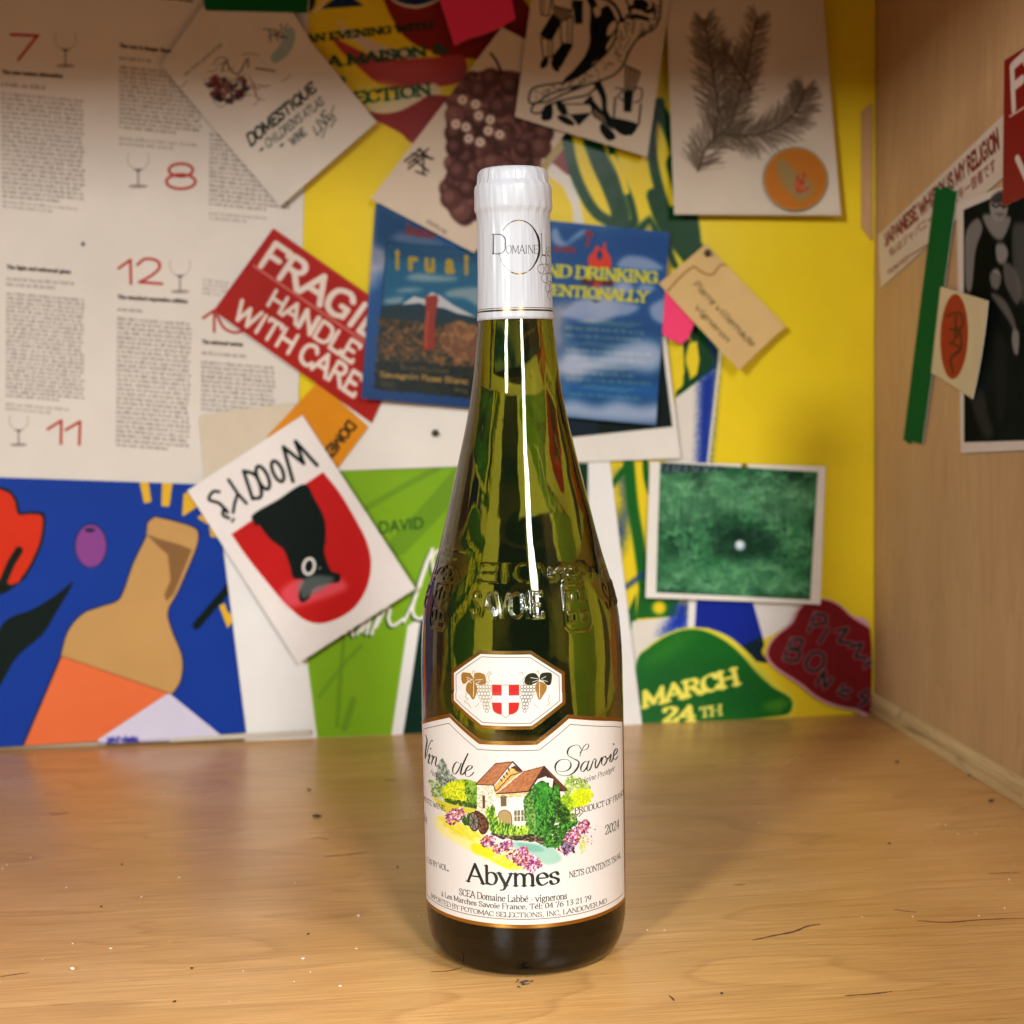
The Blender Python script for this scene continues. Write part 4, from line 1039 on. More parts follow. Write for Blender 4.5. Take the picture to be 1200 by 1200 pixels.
def paint_fern(c):
    inn = S(3.333, 700, 500, '245,140 860,178 825,675 225,645')
    c.fill(inn, hexc('17452c'))
    r_ = c.mask([inn]); y0, x0, mk = r_
    n1 = fractal(*mk.shape, 6, 5, 3)[..., None]; n2 = fractal(*mk.shape, 16, 4, 4)[..., None]
    t = np.clip((n1 - .2) * 1.2, 0, 1) * (.7 + .5 * n2)
    colr = hexc('0c2e20') + t * (np.array(hexc('5fa573')) - hexc('0c2e20'))
    sl = (slice(y0, y0 + mk.shape[0]), slice(x0, x0 + mk.shape[1])); a = mk[..., None]
    c.buf[sl] = c.buf[sl] * (1 - a) + colr * a
    gs = [hexc(x) for x in ('3f8a58', '6cb07c', '2a6b44', '86c08e', '1c5236')]
    for k_ in range(1000):
        p = np.array([772, 548]) + rng.random(2) * [178, 148]
        if not inside(p[None], inn)[0]: continue
        big = p[1] > 640; ln = 19 if big else 11
        qs = []
        for j in range(11):
            a_ = -math.pi / 2 + rng.normal(0, .9); e = p + ln * rng.uniform(.4, 1) * np.array([math.cos(a_), math.sin(a_)])
            qs.append(ribbon(np.array([p, (p + e) / 2 + rng.normal(0, .6, 2), e + [0, 1.5]]), .7))
        c.fill(np.vstack(qs), gs[rnd.randrange(5)], alpha=.42)
    for (x, y, r_) in ((815, 655, 26), (838, 690, 24), (893, 668, 30), (928, 693, 24), (790, 628, 22), (868, 596, 24), (926, 584, 26), (802, 582, 24), (780, 690, 20), (842, 564, 22), (905, 622, 18), (945, 640, 20), (870, 700, 20), (895, 560, 22)):
        for cc, al, n_, wd in (('15452c', .5, 20, 1.1), ('5fa873', .5, 24, .8), ('9bcfa2', .45, 14, .6)):
            qs = []
            for j in range(n_):
                a_ = -math.pi / 2 + rng.uniform(-1.9, 1.9); l = r_ * rng.uniform(.5, 1.1); e = np.array([x + l * math.cos(a_), y + l * math.sin(a_) * .8])
                qs.append(ribbon(smooth(np.array([(x, y), ((x + e[0]) / 2, (y + e[1]) / 2 - 3), (e[0], e[1] + 2.5)]), n=4), wd))
            c.fill(np.vstack(qs), hexc(cc), alpha=al)
    for k_ in range(40):
        p = np.array([775, 560]) + rng.random(2) * [172, 60]; c.line([p, p + [rng.normal(0, 1.5), rng.uniform(14, 34)]], .9, hexc('0f3322'), alpha=.55)
    c.fill(smooth(S(3.333, 700, 500, '440,470 480,400 600,390 700,430 690,490 600,520 500,520'), True), hexc('0c2a20'), alpha=.6, soft=9)
    c.fill(S(3.333, 700, 500, '245,140 500,155 520,168 420,175 330,180 250,185'), hexc('33404a'), alpha=.8, soft=2)
    c.fill(smooth(S(3.333, 700, 500, '250,200 400,190 620,200 840,210 840,330 700,380 560,330 380,380 250,360'), True), hexc('9ccaa0'), alpha=.28, soft=12)
    c.fill(smooth(S(3.333, 700, 500, '250,520 330,500 440,560 560,520 680,540 800,600 820,660 240,640'), True), hexc('8fc49a'), alpha=.22, soft=10)
    for x in range(10): c.line([(776 + 7 * x, 543 + x * .4), (774 + 7 * x + rng.normal(0, 2), 553)], 1.2, hexc('9aa4bd'), alpha=.7)
    # everything outside the picture is white border
    full = np.array([(700, 480), (1020, 480), (1020, 760), (700, 760)])
    B = S(3.333, 700, 500, '245,140 860,178 825,675 225,645'); out = [np.array([full[0], full[1], B[1], B[0]]), np.array([full[1], full[2], B[2], B[1]]), np.array([full[2], full[3], B[3], B[2]]), np.array([full[3], full[0], B[0], B[3]])]
    c.fill(out, hexc('e6e0d8'))
    c.fill(disc(866.5, 639, 6), hexc('a9bccb'), soft=1); c.fill(disc(866, 638, 4), hexc('dfe6ea'), soft=1)
sheet('fern_photo', 'white-bordered photo of a white ball lying in green ferns, pinned right of the bottle', 'photo',
      [(761.5, 541), (967.5, 546.5), (959.5, 707.5), (755, 699.5)], .0050, paint_fern, base='e6e0d8', rough=.4, lift=(0, 0, .003, .004), res=3200)

def paint_pizza(c):
    K = lambda s: S(3.333, 700, 500, s)
    pk = hexc('c9a0a8'); k = hexc('1b2a2a')
    c.fill(smooth(K('820,690 880,678 940,700 990,745 1060,790 1110,840 1110,1110 1000,1100 930,1085 860,1055 790,1000 700,940 668,900 672,860 700,820 760,770 785,720'), True), hexc('7e1f26'))
    def L(s_, cl=False, cur=True):
        p = K(s_); p = smooth(p, cl) if cur else p
        c.line(p, 5.6, pk, closed=cl, alpha=.75); c.line(p, 3.6, k, closed=cl)
    L('825,800 850,730', cur=False); L('850,735 888,740 885,768 838,775'); L('900,790 865,845', cur=False)
    L('930,800 975,790 940,840 1000,850', cur=False); L('985,860 1030,850 1005,900 1050,905', cur=False); L('1040,940 1065,915 1080,950', cur=False)
    L('730,905 760,830', cur=False); L('760,832 800,835 785,865 750,868 790,880 775,915 730,908'); L('815,920 840,885 880,890 880,930 850,955 820,945', True)
    L('855,1005 885,955 885,1020 915,985', cur=False); L('960,1010 940,1040 975,1060', cur=False); L('950,1030 985,1030', cur=False); L('1060,1030 1025,1050 1050,1070 1020,1090')
sheet('pizza_sticker', 'wavy-edged dark red sticker reading PIZZA BONES in the lower right corner', 'sticker',
      np.minimum(smooth(S(3.333, 700, 500, '820,684 880,671 945,693 995,738 1064,785 1064,1113 1000,1107 925,1092 855,1062 785,1006 695,947 661,902 665,858 694,815 753,764 778,714'), True, 4), [1022.5, 840]),
      .0042, paint_pizza, base='d2aab0', rough=.35)

def jag(P, edge_, n=9, amp=2.2):
    """straight strip whose ends are torn: P four corners, edge_ the two edges (indices) to roughen"""
    P = np.asarray(P, float); out = []
    for i in range(4):
        a, b = P[i], P[(i + 1) % 4]; out.append(a)
        if i in edge_:
            d = (b - a); nn = np.array([-d[1], d[0]]) / np.hypot(*d)
            for t in np.linspace(0, 1, n + 2)[1:-1]: out.append(a + d * t + nn * rng.uniform(-amp, amp))
    return np.array(out)
gaff = simple('green_gaffer_tape', srgb('0c5a26'), .8, spec=.08, noise=.15, nscale=300, bump=.0001, bscale=1500)
sheet('green_tape', 'short strip of green cloth tape across the top of the DOMESTIQUE card', 'tape',
      jag([(236, -22), (361.5, -22), (360.5, 15.5), (242, 12.5)], (3,), 5, 2), .0090, mat=gaff)
pink = simple('pink_neon_paper', srgb('f22a68'), .55, noise=.04)
sheet('pink_note', 'torn neon pink sticky note above the dark grape card', 'sticky note',
      [(511, -14), (597, -14), (604, 22), (586, 33), (567, 40.5), (548, 46), (532.5, 54)], .0125, mat=pink)
sheet('pink_note', 'neon pink sticky note poking out under the tan handwritten tag', 'sticky note',
      [(780, 330), (806, 345), (813, 381), (806, 397), (798.5, 403.5), (787, 399), (776, 391.5)], .0095, mat=pink)
def paint_tag(c):
    K = lambda s: S(7.5, 770, 280, s)
    br = hexc('a67c4c'); ik = hexc('3a2f1c')
    c.line(K('90,460 170,370 240,300 320,245'), 2.4, br); c.line(smooth(K('330,250 400,300 480,315 530,260 560,230 640,235')), 2.2, br)
    def hand(a, b, s_, h):
        a, b = K(a)[0], K(b)[0]; d = (b - a); n = np.array([d[1], -d[0]]) / np.hypot(*d) * h
        c.text(s_, [a, b, b + n, a + n], ik, 'hand', 1.1)
    hand('310,405 ', '480,590', 'Pierre', 8); hand('500,612', '820,955', 'villemade', 8); hand('325,610', '600,915', 'vigneron', 7)
    c.grain(.05, 4)
sheet('kraft_tag', 'tan card tag with handwriting hung from a pin on the yellow poster', 'tag',
      S(7.5, 770, 280, '430,42 1118,772 700,1155 12,395'), .0102, paint_tag, base='d6b884', rough=.6, lift=(0, .003, .006, .001), res=3600)

# pins
brass = simple('pin_brass', srgb('9c8444'), .3, metal=1.)
dark_metal = simple('pin_dark', srgb('55503f'), .35, metal=.9)
def pin(px, off, label, mt, r_=.0022):
    P = on_wall(off)(np.array([px]))[0]; t = bpy.data.objects.new('thumbtack', None); col.objects.link(t)
    t.location = (P[0], YW - off, P[1]); tag(t, label, 'thumbtack', 'thumbtacks in the wall')
    def lathe(name, prof_):
        n = 16; v = []; f = []
        for j, (r__, h) in enumerate(prof_): v += [(r__ * math.cos(2 * math.pi * i / n), -h, r__ * math.sin(2 * math.pi * i / n)) for i in range(n)]
        for j in range(len(prof_) - 1): f += [[j * n + i, j * n + (i + 1) % n, (j + 1) * n + (i + 1) % n, (j + 1) * n + i] for i in range(n)]
        f.append(list(range((len(prof_) - 1) * n, len(prof_) * n)))
        return mesh_obj(name, v, f, mt, parent=t, smooth_=True)
    lathe('head', [(r_, 0.0002), (r_ * 1.05, .0006), (r_ * .8, .0014), (r_ * .3, .0019)]); lathe('grip', [(r_ * .42, .0012), (r_ * .36, .0034), (r_ * .5, .0048), (r_ * .3, .0054)])
    lathe('point', [(r_ * .16, -.004), (r_ * .16, .0002)])
pin((510, 507.5), .0064, 'dark thumbtack in the white border left of the bottle neck', dark_metal)
pin((829, 296.5), .0115, 'steel thumbtack through the top corner of the tan handwritten tag', dark_metal)
pin((872, 546), .0056, 'brass thumbtack at the top edge of the fern photo', brass, .0018)

# ------------------------------------------------------------------ things stuck to the side panel
def paint_wh(c):
    r_ = hexc('7a2f2a')
    c.text('JAPANESE WHISKY IS MY RELIGION', [(1038, 289), (1172, 172), (1170, 152), (1035, 277)], r_, 'bold', 1.15)
    c.text('私はジャパニーズウイスキー信者です', [(1044, 302), (1168, 201), (1166, 184), (1042, 292)], r_, 'sans', .012)
    c.line(S(3.158, 1000, 180, '205,382 296,325'), 1.4, r_); c.text('TOKYO', S(3.158, 1000, 180, '128,452 204,392 202,378 127,438'), r_, 'bold'); c.grain(.06, 4)
sheet('whisky_sticker', 'white strip sticker reading JAPANESE WHISKY IS MY RELIGION slanting up the side panel', 'sticker',
      [(1029.5, 276), (1178, 133), (1178, 206), (1033, 337.5)], .0006, paint_wh, 'S', base='d2c3b4', rough=.5, res=3200)
def paint_bw(c):
    K = lambda s: S(3.158, 1000, 180, s)
    c.fill(K('410,210 540,155 1200,-80 1200,1045 412,1068'), hexc('141a18'))
    n = fractal(c.H, c.W, 7, 4, 9)[..., None]; c.buf[:] = np.where(c.buf.mean(2, keepdims=True) < .3, c.buf * (.6 + 1.1 * n), c.buf)
    sk = hexc('9a9490'); s2 = hexc('6f6a68'); s3 = hexc('4a4846')
    def f(s_, cc, a=1, so=2): c.fill(smooth(K(s_), True), cc, alpha=a, soft=so)
    f('440,250 480,240 500,290 520,330 560,330 590,280 600,300 610,420 600,520 440,520 430,400', hexc('0d1412'))
    f('420,290 460,240 480,280 455,360 440,500 420,500 415,400', sk, .85); f('480,235 500,225 550,232 585,240 560,310 535,320 505,290', sk, .9)
    f('510,170 540,150 570,160 572,220 550,250 522,248 508,215', sk); f('512,165 545,140 580,150 572,180 520,185', s3); c.line(smooth(K('515,190 530,200 545,192 560,202 572,190')), 1.6, hexc('101614'))
    f('525,222 560,222 545,235', s2, .9, 1)
    f('530,340 560,335 575,370 560,410 535,400', sk, .95); f('508,450 530,425 548,450 540,500 515,495', sk, .95)
    for i in range(4): c.line(K(f'{516+i*8},{440+i*4} {512+i*9},{492+i*3}'), .9, hexc('2a2c2a'))
    f('560,400 600,430 625,500 610,560 580,520 560,470', s2, .9); f('510,520 560,540 600,620 600,660 570,610', s2, .95); f('595,650 615,665 612,740 598,740 588,690', sk, .9)
    f('590,280 640,260 700,300 700,520 640,560 600,480', s2, .7, 4); f('640,180 680,170 690,240 650,250', s2, .9, 3)
    f('430,880 480,870 500,960 520,1040 480,1040', s3, .7, 5); f('520,700 560,680 570,900 540,1000', hexc('2a2c2a'), .8, 6)
sheet('band_photo', 'white-bordered black and white photo of people in dark tank tops on the side panel', 'photo',
      S(3.158, 1000, 180, '385,185 900,-5 900,1086 400,1108'), .0012, paint_bw, 'S', base='d8ccc2', rough=.65, spec=.02, res=3000)
def paint_sun(c):
    K = lambda s: S(3.158, 1000, 180, s)
    q = K('325,518 438,520 430,835 325,835'); ctr = K('378,677')[0]
    c.fill(disc(ctr[0], ctr[1], 17.2, 50, .03), hexc('a83a26'))
    for s_ in ('350,600 400,590 410,640 380,650', '360,650 395,660 370,700', '400,650 405,720 380,745', '360,700 400,720 365,760 375,810', '385,600 380,680'): c.line(smooth(K(s_)), 3, hexc('4a2a24'), alpha=.75)
    c.grain(.05, 4)
sheet('red_sun_card', 'cream card with a red disc emblem overlapping the black and white photo', 'card',
      S(3.158, 1000, 180, '325,493 518,545 460,908 290,812'), .0022, paint_sun, 'S', base='d6c6a4', rough=.5, lift=(0, .0025, .0025, 0), res=3200)
def paint_frag2(c):
    w = hexc('d6c8be')
    c.text('FRAGILE', [(1186, 130), (1330, 30), (1330, -50), (1184, 81)], w, 'bold'); c.line([(1184, 137), (1330, 45)], 2, w)
    c.text('WITH CARE', [(1194, 219), (1380, 120), (1380, 60), (1190, 187)], w, 'bold')
sheet('fragile_label', 'red shipping label with white letters at the right edge above the black and white photo', 'sticker',
      [(1177.5, 71), (1290, 0), (1290, 190), (1175.5, 242.5)], .0020, paint_frag2, 'S', base='8f2218', rough=.35, res=2600)
sheet('green_tape', 'long vertical strip of green cloth tape crossing the whisky sticker on the side panel', 'tape',
      jag(S(3.158, 1000, 180, '305,122 388,135 258,1075 186,1062'), (0, 2), 7, 2.2), .0016, plane='S', mat=gaff)


# ------------------------------------------------------------------ the wine bottle
bottle = bpy.data.objects.new('wine_bottle', None); col.objects.link(bottle)
tag(bottle, 'green glass wine bottle with white capsule and watermill label, standing on the wooden shelf', 'wine bottle')
PROFILE = [(0., .0330), (.0008, .0344), (.0033, .0362), (.0070, .03755), (.0126, .0384), (.022, .0386), (.053, .0387), (.095, .03865), (.1015, .0385), (.1094, .0385), (.1176, .0383), (.1258, .0377),
           (.1300, .0372), (.1339, .0366), (.1390, .0353), (.1437, .0338), (.1505, .0317), (.1589, .0295), (.1672, .0275), (.1756, .0255), (.1839, .0235), (.1923, .02147), (.2006, .01955), (.209, .01785),
           (.2172, .0165), (.2255, .01555), (.2337, .01475), (.2397, .0140), (.252, .0132), (.270, .0129), (.2795, .0128), (.2805, .0136), (.2895, .0136), (.2905, .0126), (.2945, .0124), (.2948, .0118)]
pz = np.array([p[0] for p in PROFILE]); pr = np.array([p[1] for p in PROFILE])
# smoothed radius as a function of height between the heel and the neck
zz = np.linspace(0, .2948, 1400); rr = np.interp(zz, pz, pr)
def sm(a, k):
    q = np.pad(a, k, mode='edge'); return np.convolve(q, np.ones(2 * k + 1) / (2 * k + 1), 'valid')
rs = sm(sm(rr, 18), 18)
w_ = np.clip((zz - .012) / .02, 0, 1) * np.clip((.262 - zz) / .01, 0, 1)
rr = rr * (1 - w_) + rs * w_
rad = lambda z: np.interp(z, zz, rr)

# raised relief: SAVOIE and the castle-and-grapes emblem, four times round the shoulder
RZ0, RZ1 = .1215, .1530; RE = .0355
emb = Canvas(None, (-math.pi * RE, RZ0, math.pi * RE, RZ1), 8000, (0, 0, 0)); emb.metric = True
one = (1, 1, 1)
for k in range(4):
    a0 = R(-14 + 90 * k)
    def P(deg, z): return (((a0 + R(deg) + math.pi) % (2 * math.pi) - math.pi) * RE, z)
    x0 = P(0, 0)[0]
    def Q(dx, z): return np.array([x0 + dx, z])
    for sh_ in (0, 2 * math.pi * RE, -2 * math.pi * RE):
        o = np.array([x0 + sh_, 0])
        emb.text('SAVOIE', np.array([(-.0135, .1330), (.0130, .1330), (.0130, .1415), (-.0135, .1415)]) + o, one, 'mono', .8)
        ex = o + [R(42) * RE, 0]
        fr = np.array([(-.0050, .1435), (-.0056, .1290), (-.0040, .1270), (.0040, .1270), (.0056, .1290), (.0050, .1435)]) + ex
        emb.line(fr, .0005, one, closed=True)
        for dx in (-.0028, .0028):
            for z in (.1395, .1320): emb.line(np.array([(dx - .0014, z - .0016), (dx + .0014, z - .0016), (dx + .0014, z + .0016), (dx - .0014, z + .0016)]) + ex, .0006, one, closed=True)
        for i in range(22):
            emb.fill(disc(ex[0] + rng.normal(0, .0036), .1472 + rng.normal(0, .0014), .00085), one)
        emb.line(smooth(np.array([(-.0085, .1465), (-.006, .1490), (0, .1503), (.006, .1490), (.0085, .1465)]) + ex), .0006, one)
H = emb.buf[..., 0].copy(); H = boxblur(boxblur(H, 1), 1)
def relief(theta, z):
    u = (theta + math.pi) % (2 * math.pi) * RE * 8000; v = (z - RZ0) * 8000
    ok = (v >= 0) & (v < emb.H - 2)
    ui = np.clip(u, 0, emb.W - 1.01); vi = np.clip(v, 0, emb.H - 2)
    a = ui.astype(int); b = vi.astype(int); fu = ui - a; fv = vi - b; a1 = np.minimum(a + 1, emb.W - 1)
    return np.where(ok, H[b, a] * (1 - fu) * (1 - fv) + H[b, a1] * fu * (1 - fv) + H[b + 1, a] * (1 - fu) * fv + H[b + 1, a1] * fu * fv, 0)

def lathe_grid(rz, nt, rel=None, flip=False):
    """rings (r,z) -> verts, faces, angle and height; open ended"""
    th = np.linspace(-math.pi, math.pi, nt, endpoint=False)
    rz = np.asarray(rz, float)
    Rg = rz[:, :1] * np.ones((1, nt)); Z = rz[:, 1:] * np.ones((1, nt)); T = np.ones((len(rz), 1)) * th
    if rel is not None: Rg = Rg + rel(T, Z) * .00045
    V = np.stack([Rg * np.sin(T), -Rg * np.cos(T), Z], -1).reshape(-1, 3)
    j, i = np.meshgrid(np.arange(len(rz) - 1), np.arange(nt), indexing='ij'); i2 = (i + 1) % nt
    F = np.stack([j * nt + i, j * nt + i2, (j + 1) * nt + i2, (j + 1) * nt + i], -1).reshape(-1, 4)
    if flip: F = F[:, ::-1]
    return V, F
def fast_mesh(name, V, F, caps, mts, parent):
    me = bpy.data.meshes.new(name)
    me.from_pydata(V.tolist(), [], F.tolist() + [list(map(int, c)) for c in caps]); me.update()
    for m_ in mts: me.materials.append(m_)
    me.polygons.foreach_set('use_smooth', [True] * len(me.polygons))
    o = bpy.data.objects.new(name, me); col.objects.link(o); o.parent = parent; return o

NT = 640
zs = np.unique(np.round(np.r_[np.linspace(0, .014, 16), np.linspace(.016, RZ0 - .0005, 26), np.arange(RZ0, RZ1, .00034), np.linspace(RZ1 + .0005, .279, 60), np.linspace(.2795, .2948, 16)], 6))
outer = [(.003, .0235), (.008, .0225), (.014, .0180), (.020, .0105), (.0255, .0040), (.0285, .0010), (.0305, 0.0001), (.0318, 0.)] + [(rad(z), z) for z in zs]
VO, FO = lathe_grid(outer, NT, relief)
zi = [z for z in np.linspace(.0108, .290, 90)]
def rin(z): return rad(z) - (.0024 if z > .03 else .0024 + .0045 * ((.03 - z) / .02)) if z < .27 else .0098
inner = [(.003, .0300), (.009, .0285), (.015, .0240), (.021, .0165), (.0255, .0112), (.0280, .0098), (.0297, .0099)] + [(min(rin(z), .0362), z) for z in zi] + [(.0096, .2948)]
VI, FI = lathe_grid(inner, NT, flip=True)
nO = len(VO); nro, nri = len(outer), len(inner)
# join at the lip
lip_f = [[(nro - 1) * NT + i, (nro - 1) * NT + (i + 1) % NT, nO + (nri - 1) * NT + (i + 1) % NT, nO + (nri - 1) * NT + i] for i in range(NT)]
V = np.vstack([VO, VI]); F = np.vstack([FO, FI + nO, lip_f])
gm, nt, b = new_mat('green_glass')
b.inputs['Base Color'].default_value = (1, 1, 1, 1); b.inputs['Transmission Weight'].default_value = 1; b.inputs['Roughness'].default_value = .004; b.inputs['IOR'].default_value = 1.5
va = N(nt, 'ShaderNodeVolumeAbsorption'); va.inputs['Color'].default_value = (.68, .69, .01, 1); va.inputs['Density'].default_value = 800
nt.links.new(va.outputs[0], nt.nodes['Material Output'].inputs['Volume'])
tc = N(nt, 'ShaderNodeTexCoord'); mp = N(nt, 'ShaderNodeMapping'); mp.inputs['Scale'].default_value = (1, 1, .25)
n_ = N(nt, 'ShaderNodeTexNoise'); n_.inputs['Scale'].default_value = 45; n_.inputs['Detail'].default_value = 2
nt.links.new(tc.outputs['Object'], mp.inputs[0]); nt.links.new(mp.outputs[0], n_.inputs[0])
mp2 = N(nt, 'ShaderNodeMapping'); mp2.inputs['Scale'].default_value = (1, 1, .12); n3 = N(nt, 'ShaderNodeTexNoise'); n3.inputs['Scale'].default_value = 420; n3.inputs['Detail'].default_value = 3
nt.links.new(tc.outputs['Object'], mp2.inputs[0]); nt.links.new(mp2.outputs[0], n3.inputs[0])
ad = N(nt, 'ShaderNodeMath', operation='MULTIPLY_ADD'); ad.inputs[1].default_value = .03; nt.links.new(n3.outputs['Fac'], ad.inputs[0]); nt.links.new(n_.outputs['Fac'], ad.inputs[2])
bp = N(nt, 'ShaderNodeBump'); bp.inputs['Distance'].default_value = .0006; bp.inputs['Strength'].default_value = 1
nt.links.new(ad.outputs[0], bp.inputs['Height']); nt.links.new(bp.outputs[0], b.inputs['Normal'])
fast_mesh('glass_body', V, F, [list(range(NT))[::-1], [nO + i for i in range(NT)]], [gm], bottle)
# the wine: laps a hair into the glass so that no air film shows
wz = [z for z in np.linspace(.0108, .262, 80)]
winep = [(.003, .0299), (.009, .0284), (.015, .0239), (.021, .0164), (.0255, .0111), (.0280, .0097), (.0298, .0098)] + [(min(rin(z), .0362) + .0001, z) for z in wz] + [(.009, .2622), (.003, .2621)]
VW, FW = lathe_grid(winep, 256)
wm, nt, b = new_mat('white_wine')
b.inputs['Base Color'].default_value = (1, 1, 1, 1); b.inputs['Transmission Weight'].default_value = 1; b.inputs['Roughness'].default_value = 0; b.inputs['IOR'].default_value = 1.34
va = N(nt, 'ShaderNodeVolumeAbsorption'); va.inputs['Color'].default_value = (.95, .92, .55, 1); va.inputs['Density'].default_value = 6
nt.links.new(va.outputs[0], nt.nodes['Material Output'].inputs['Volume'])
fast_mesh('wine', VW, FW, [list(range(256))[::-1], [(len(winep) - 1) * 256 + i for i in range(256)]], [wm], bottle)

# capsule: white foil shrunk over the neck, thin shell with a crisp lower edge
capz = [(.01440, .2400), (.01425, .2412), (.01405, .246), (.01385, .253), (.01370, .262), (.01365, .272), (.01365, .2785), (.01385, .2797), (.01438, .2806), (.01450, .2815), (.01448, .2880), (.01435, .2895), (.01370, .2902),
        (.01345, .2912), (.01325, .2935), (.0128, .2950), (.0119, .2958), (.0100, .29605), (.004, .2961)]
ncap = 200
VC, FC = lathe_grid(capz, ncap)
ang = np.tile(np.linspace(-math.pi, math.pi, ncap, endpoint=False), len(capz))
rC = np.hypot(VC[:, 0], VC[:, 1]); zC = VC[:, 2].copy()
wr = .00005 * np.sin(57 * ang + 5 * np.sin(zC * 170)) * (zC > .2405) * (zC < .281) + .00010 * np.sin(23 * ang + 3 * np.sin(zC * 300)) * (zC > .2405) + .00022 * np.exp(-((ang + .72) / .022) ** 2) * (zC > .2405) * (zC < .2955) - .00010 * np.exp(-((ang + .62) / .03) ** 2) * (zC > .2405)
# row of pressed slots under the top
slot = (np.abs(zC - .2925) < .0015) * np.clip(np.sin(ang * 9 + .8) * 3 - 1.2, 0, 1) * .00035
VC = np.c_[VC[:, :2] * ((rC + wr - slot) / rC)[:, None], zC]
inner_c = [(r_ - .00025, z) for r_, z in capz]; inner_c = [(max(r_, .0035), z - (.0002 if i > 14 else 0)) for i, (r_, z) in enumerate(inner_c)]
VC2, FC2 = lathe_grid(inner_c, ncap, flip=True)
nC = len(VC)
rimf = [[(i + 1) % ncap, i, nC + i, nC + (i + 1) % ncap] for i in range(ncap)]
capc = Canvas(on_cyl(.0137), (-math.pi * .0137, .2395, math.pi * .0137, .2962), 22000, hexc('cfd0d6'))
def paint_cap(c):
    K = lambda s: S(5.457, 530, 180, s)
    gold = hexc('b59a55'); k = hexc('1f2a26')
    e = lambda a0, a1, n=30: np.array([(609.3 + 24.0 * math.cos(t), 290 - 31.5 * math.sin(t)) for t in np.linspace(R(a0), R(a1), n)])
    c.line(e(112, 68), 1.3, gold, metal=1.); c.line(e(248, 292), 1.5, gold, metal=1.)
    p = e(68, -62, 40); w = 1.0 + 1.5 * np.sin(np.linspace(.1, 3.0, 40)) ** 2
    c.fill(ribbon(p, w), k); c.line(e(142, 114), .8, hexc('6a6a5c')); 
    for a in (190, 204, 218, 232): c.line(e(a, a + 10), .7, hexc('9a9684'))
    c.text('D', K('260,643 350,643 350,518 260,518'), k, 'thin', 1.1); c.text('OMAINE', K('350,640 560,640 560,588 350,588'), k, 'thin', 1.2)
    c.metric = True
    a = on_cyl(.0137)(np.array([(635.6, 299)]))[0]
    c.text('L', [(a[0], a[1]), (a[0] + .0030, a[1]), (a[0] + .0030, a[1] + .0076), (a[0], a[1] + .0076)], k, 'thin', 1.1)
    c.text('ABBÉ', [(a[0] + .0022, a[1]), (a[0] + .0110, a[1]), (a[0] + .0110, a[1] + .0032), (a[0] + .0022, a[1] + .0032)], k, 'thin', 1.2)
    for gx, gz in ((.0012, -.0018), (-.0004, -.0052), (.0034, -.0050), (.0016, -.0085), (.0052, -.0080), (.0070, -.0048), (.0034, -.0118), (.0068, -.0112), (.0050, -.0148), (.0088, -.0082), (.0048, -.0016)):
        c.line(disc(a[0] + gx, a[1] + gz, .00165), .00022, hexc('4c504c'), closed=True)
    # two foil lines at the foot
    L_ = np.array([(-.045, .2432), (.045, .2432)])
    c.line(L_, .00062, hexc('8c7436'), metal=1.); c.line(L_ + [0, .00085], .00025, hexc('9a8040'), metal=1.)
    c.metric = False
    c.line([(573.0, 196), (572.5, 214)], .7, hexc('9a9490')); c.line([(572.3, 248), (571.5, 300), (571.8, 377)], .6, hexc('c6c2c4')); 
paint_cap(capc)
capmat = printed('capsule_foil', capc.image('capsule_print'), .34, .5, bump=.00004, bscale=500, metal_rough=.25)
capin = simple('capsule_inside', srgb('b8b4b0'), .5)
VCa = np.vstack([VC, VC2]); FCa = np.vstack([FC, FC2 + nC, rimf])
uv = np.c_[(np.tile(ang, 2) * .0137 + math.pi * .0137) / (2 * math.pi * .0137), (VCa[:, 2] - .2395) / (.2962 - .2395)]
cap = mesh_obj('capsule', VCa, np.vstack([FCa]).tolist() + [[(len(capz) - 1) * ncap + i for i in range(ncap)], [nC + (len(capz) - 1) * ncap + i for i in range(ncap)][::-1]], [capmat, capin], parent=bottle, smooth_=True)
# per-corner uv so that the seam at the back does not smear
ul = cap.data.uv_layers.new(name='UVMap'); li = np.zeros(len(cap.data.loops), int); cap.data.loops.foreach_get('vertex_index', li)
UVL = uv[li].astype(np.float32); ls = np.zeros(len(cap.data.polygons), int); lt = ls.copy()
cap.data.polygons.foreach_get('loop_start', ls); cap.data.polygons.foreach_get('loop_total', lt)
for s_, t_ in zip(ls, lt):
    q = UVL[s_:s_ + t_, 0]
    if t_ == 4 and q.max() - q.min() > .5: q[q < .5] += 1
ul.data.foreach_set('uv', UVL.ravel())

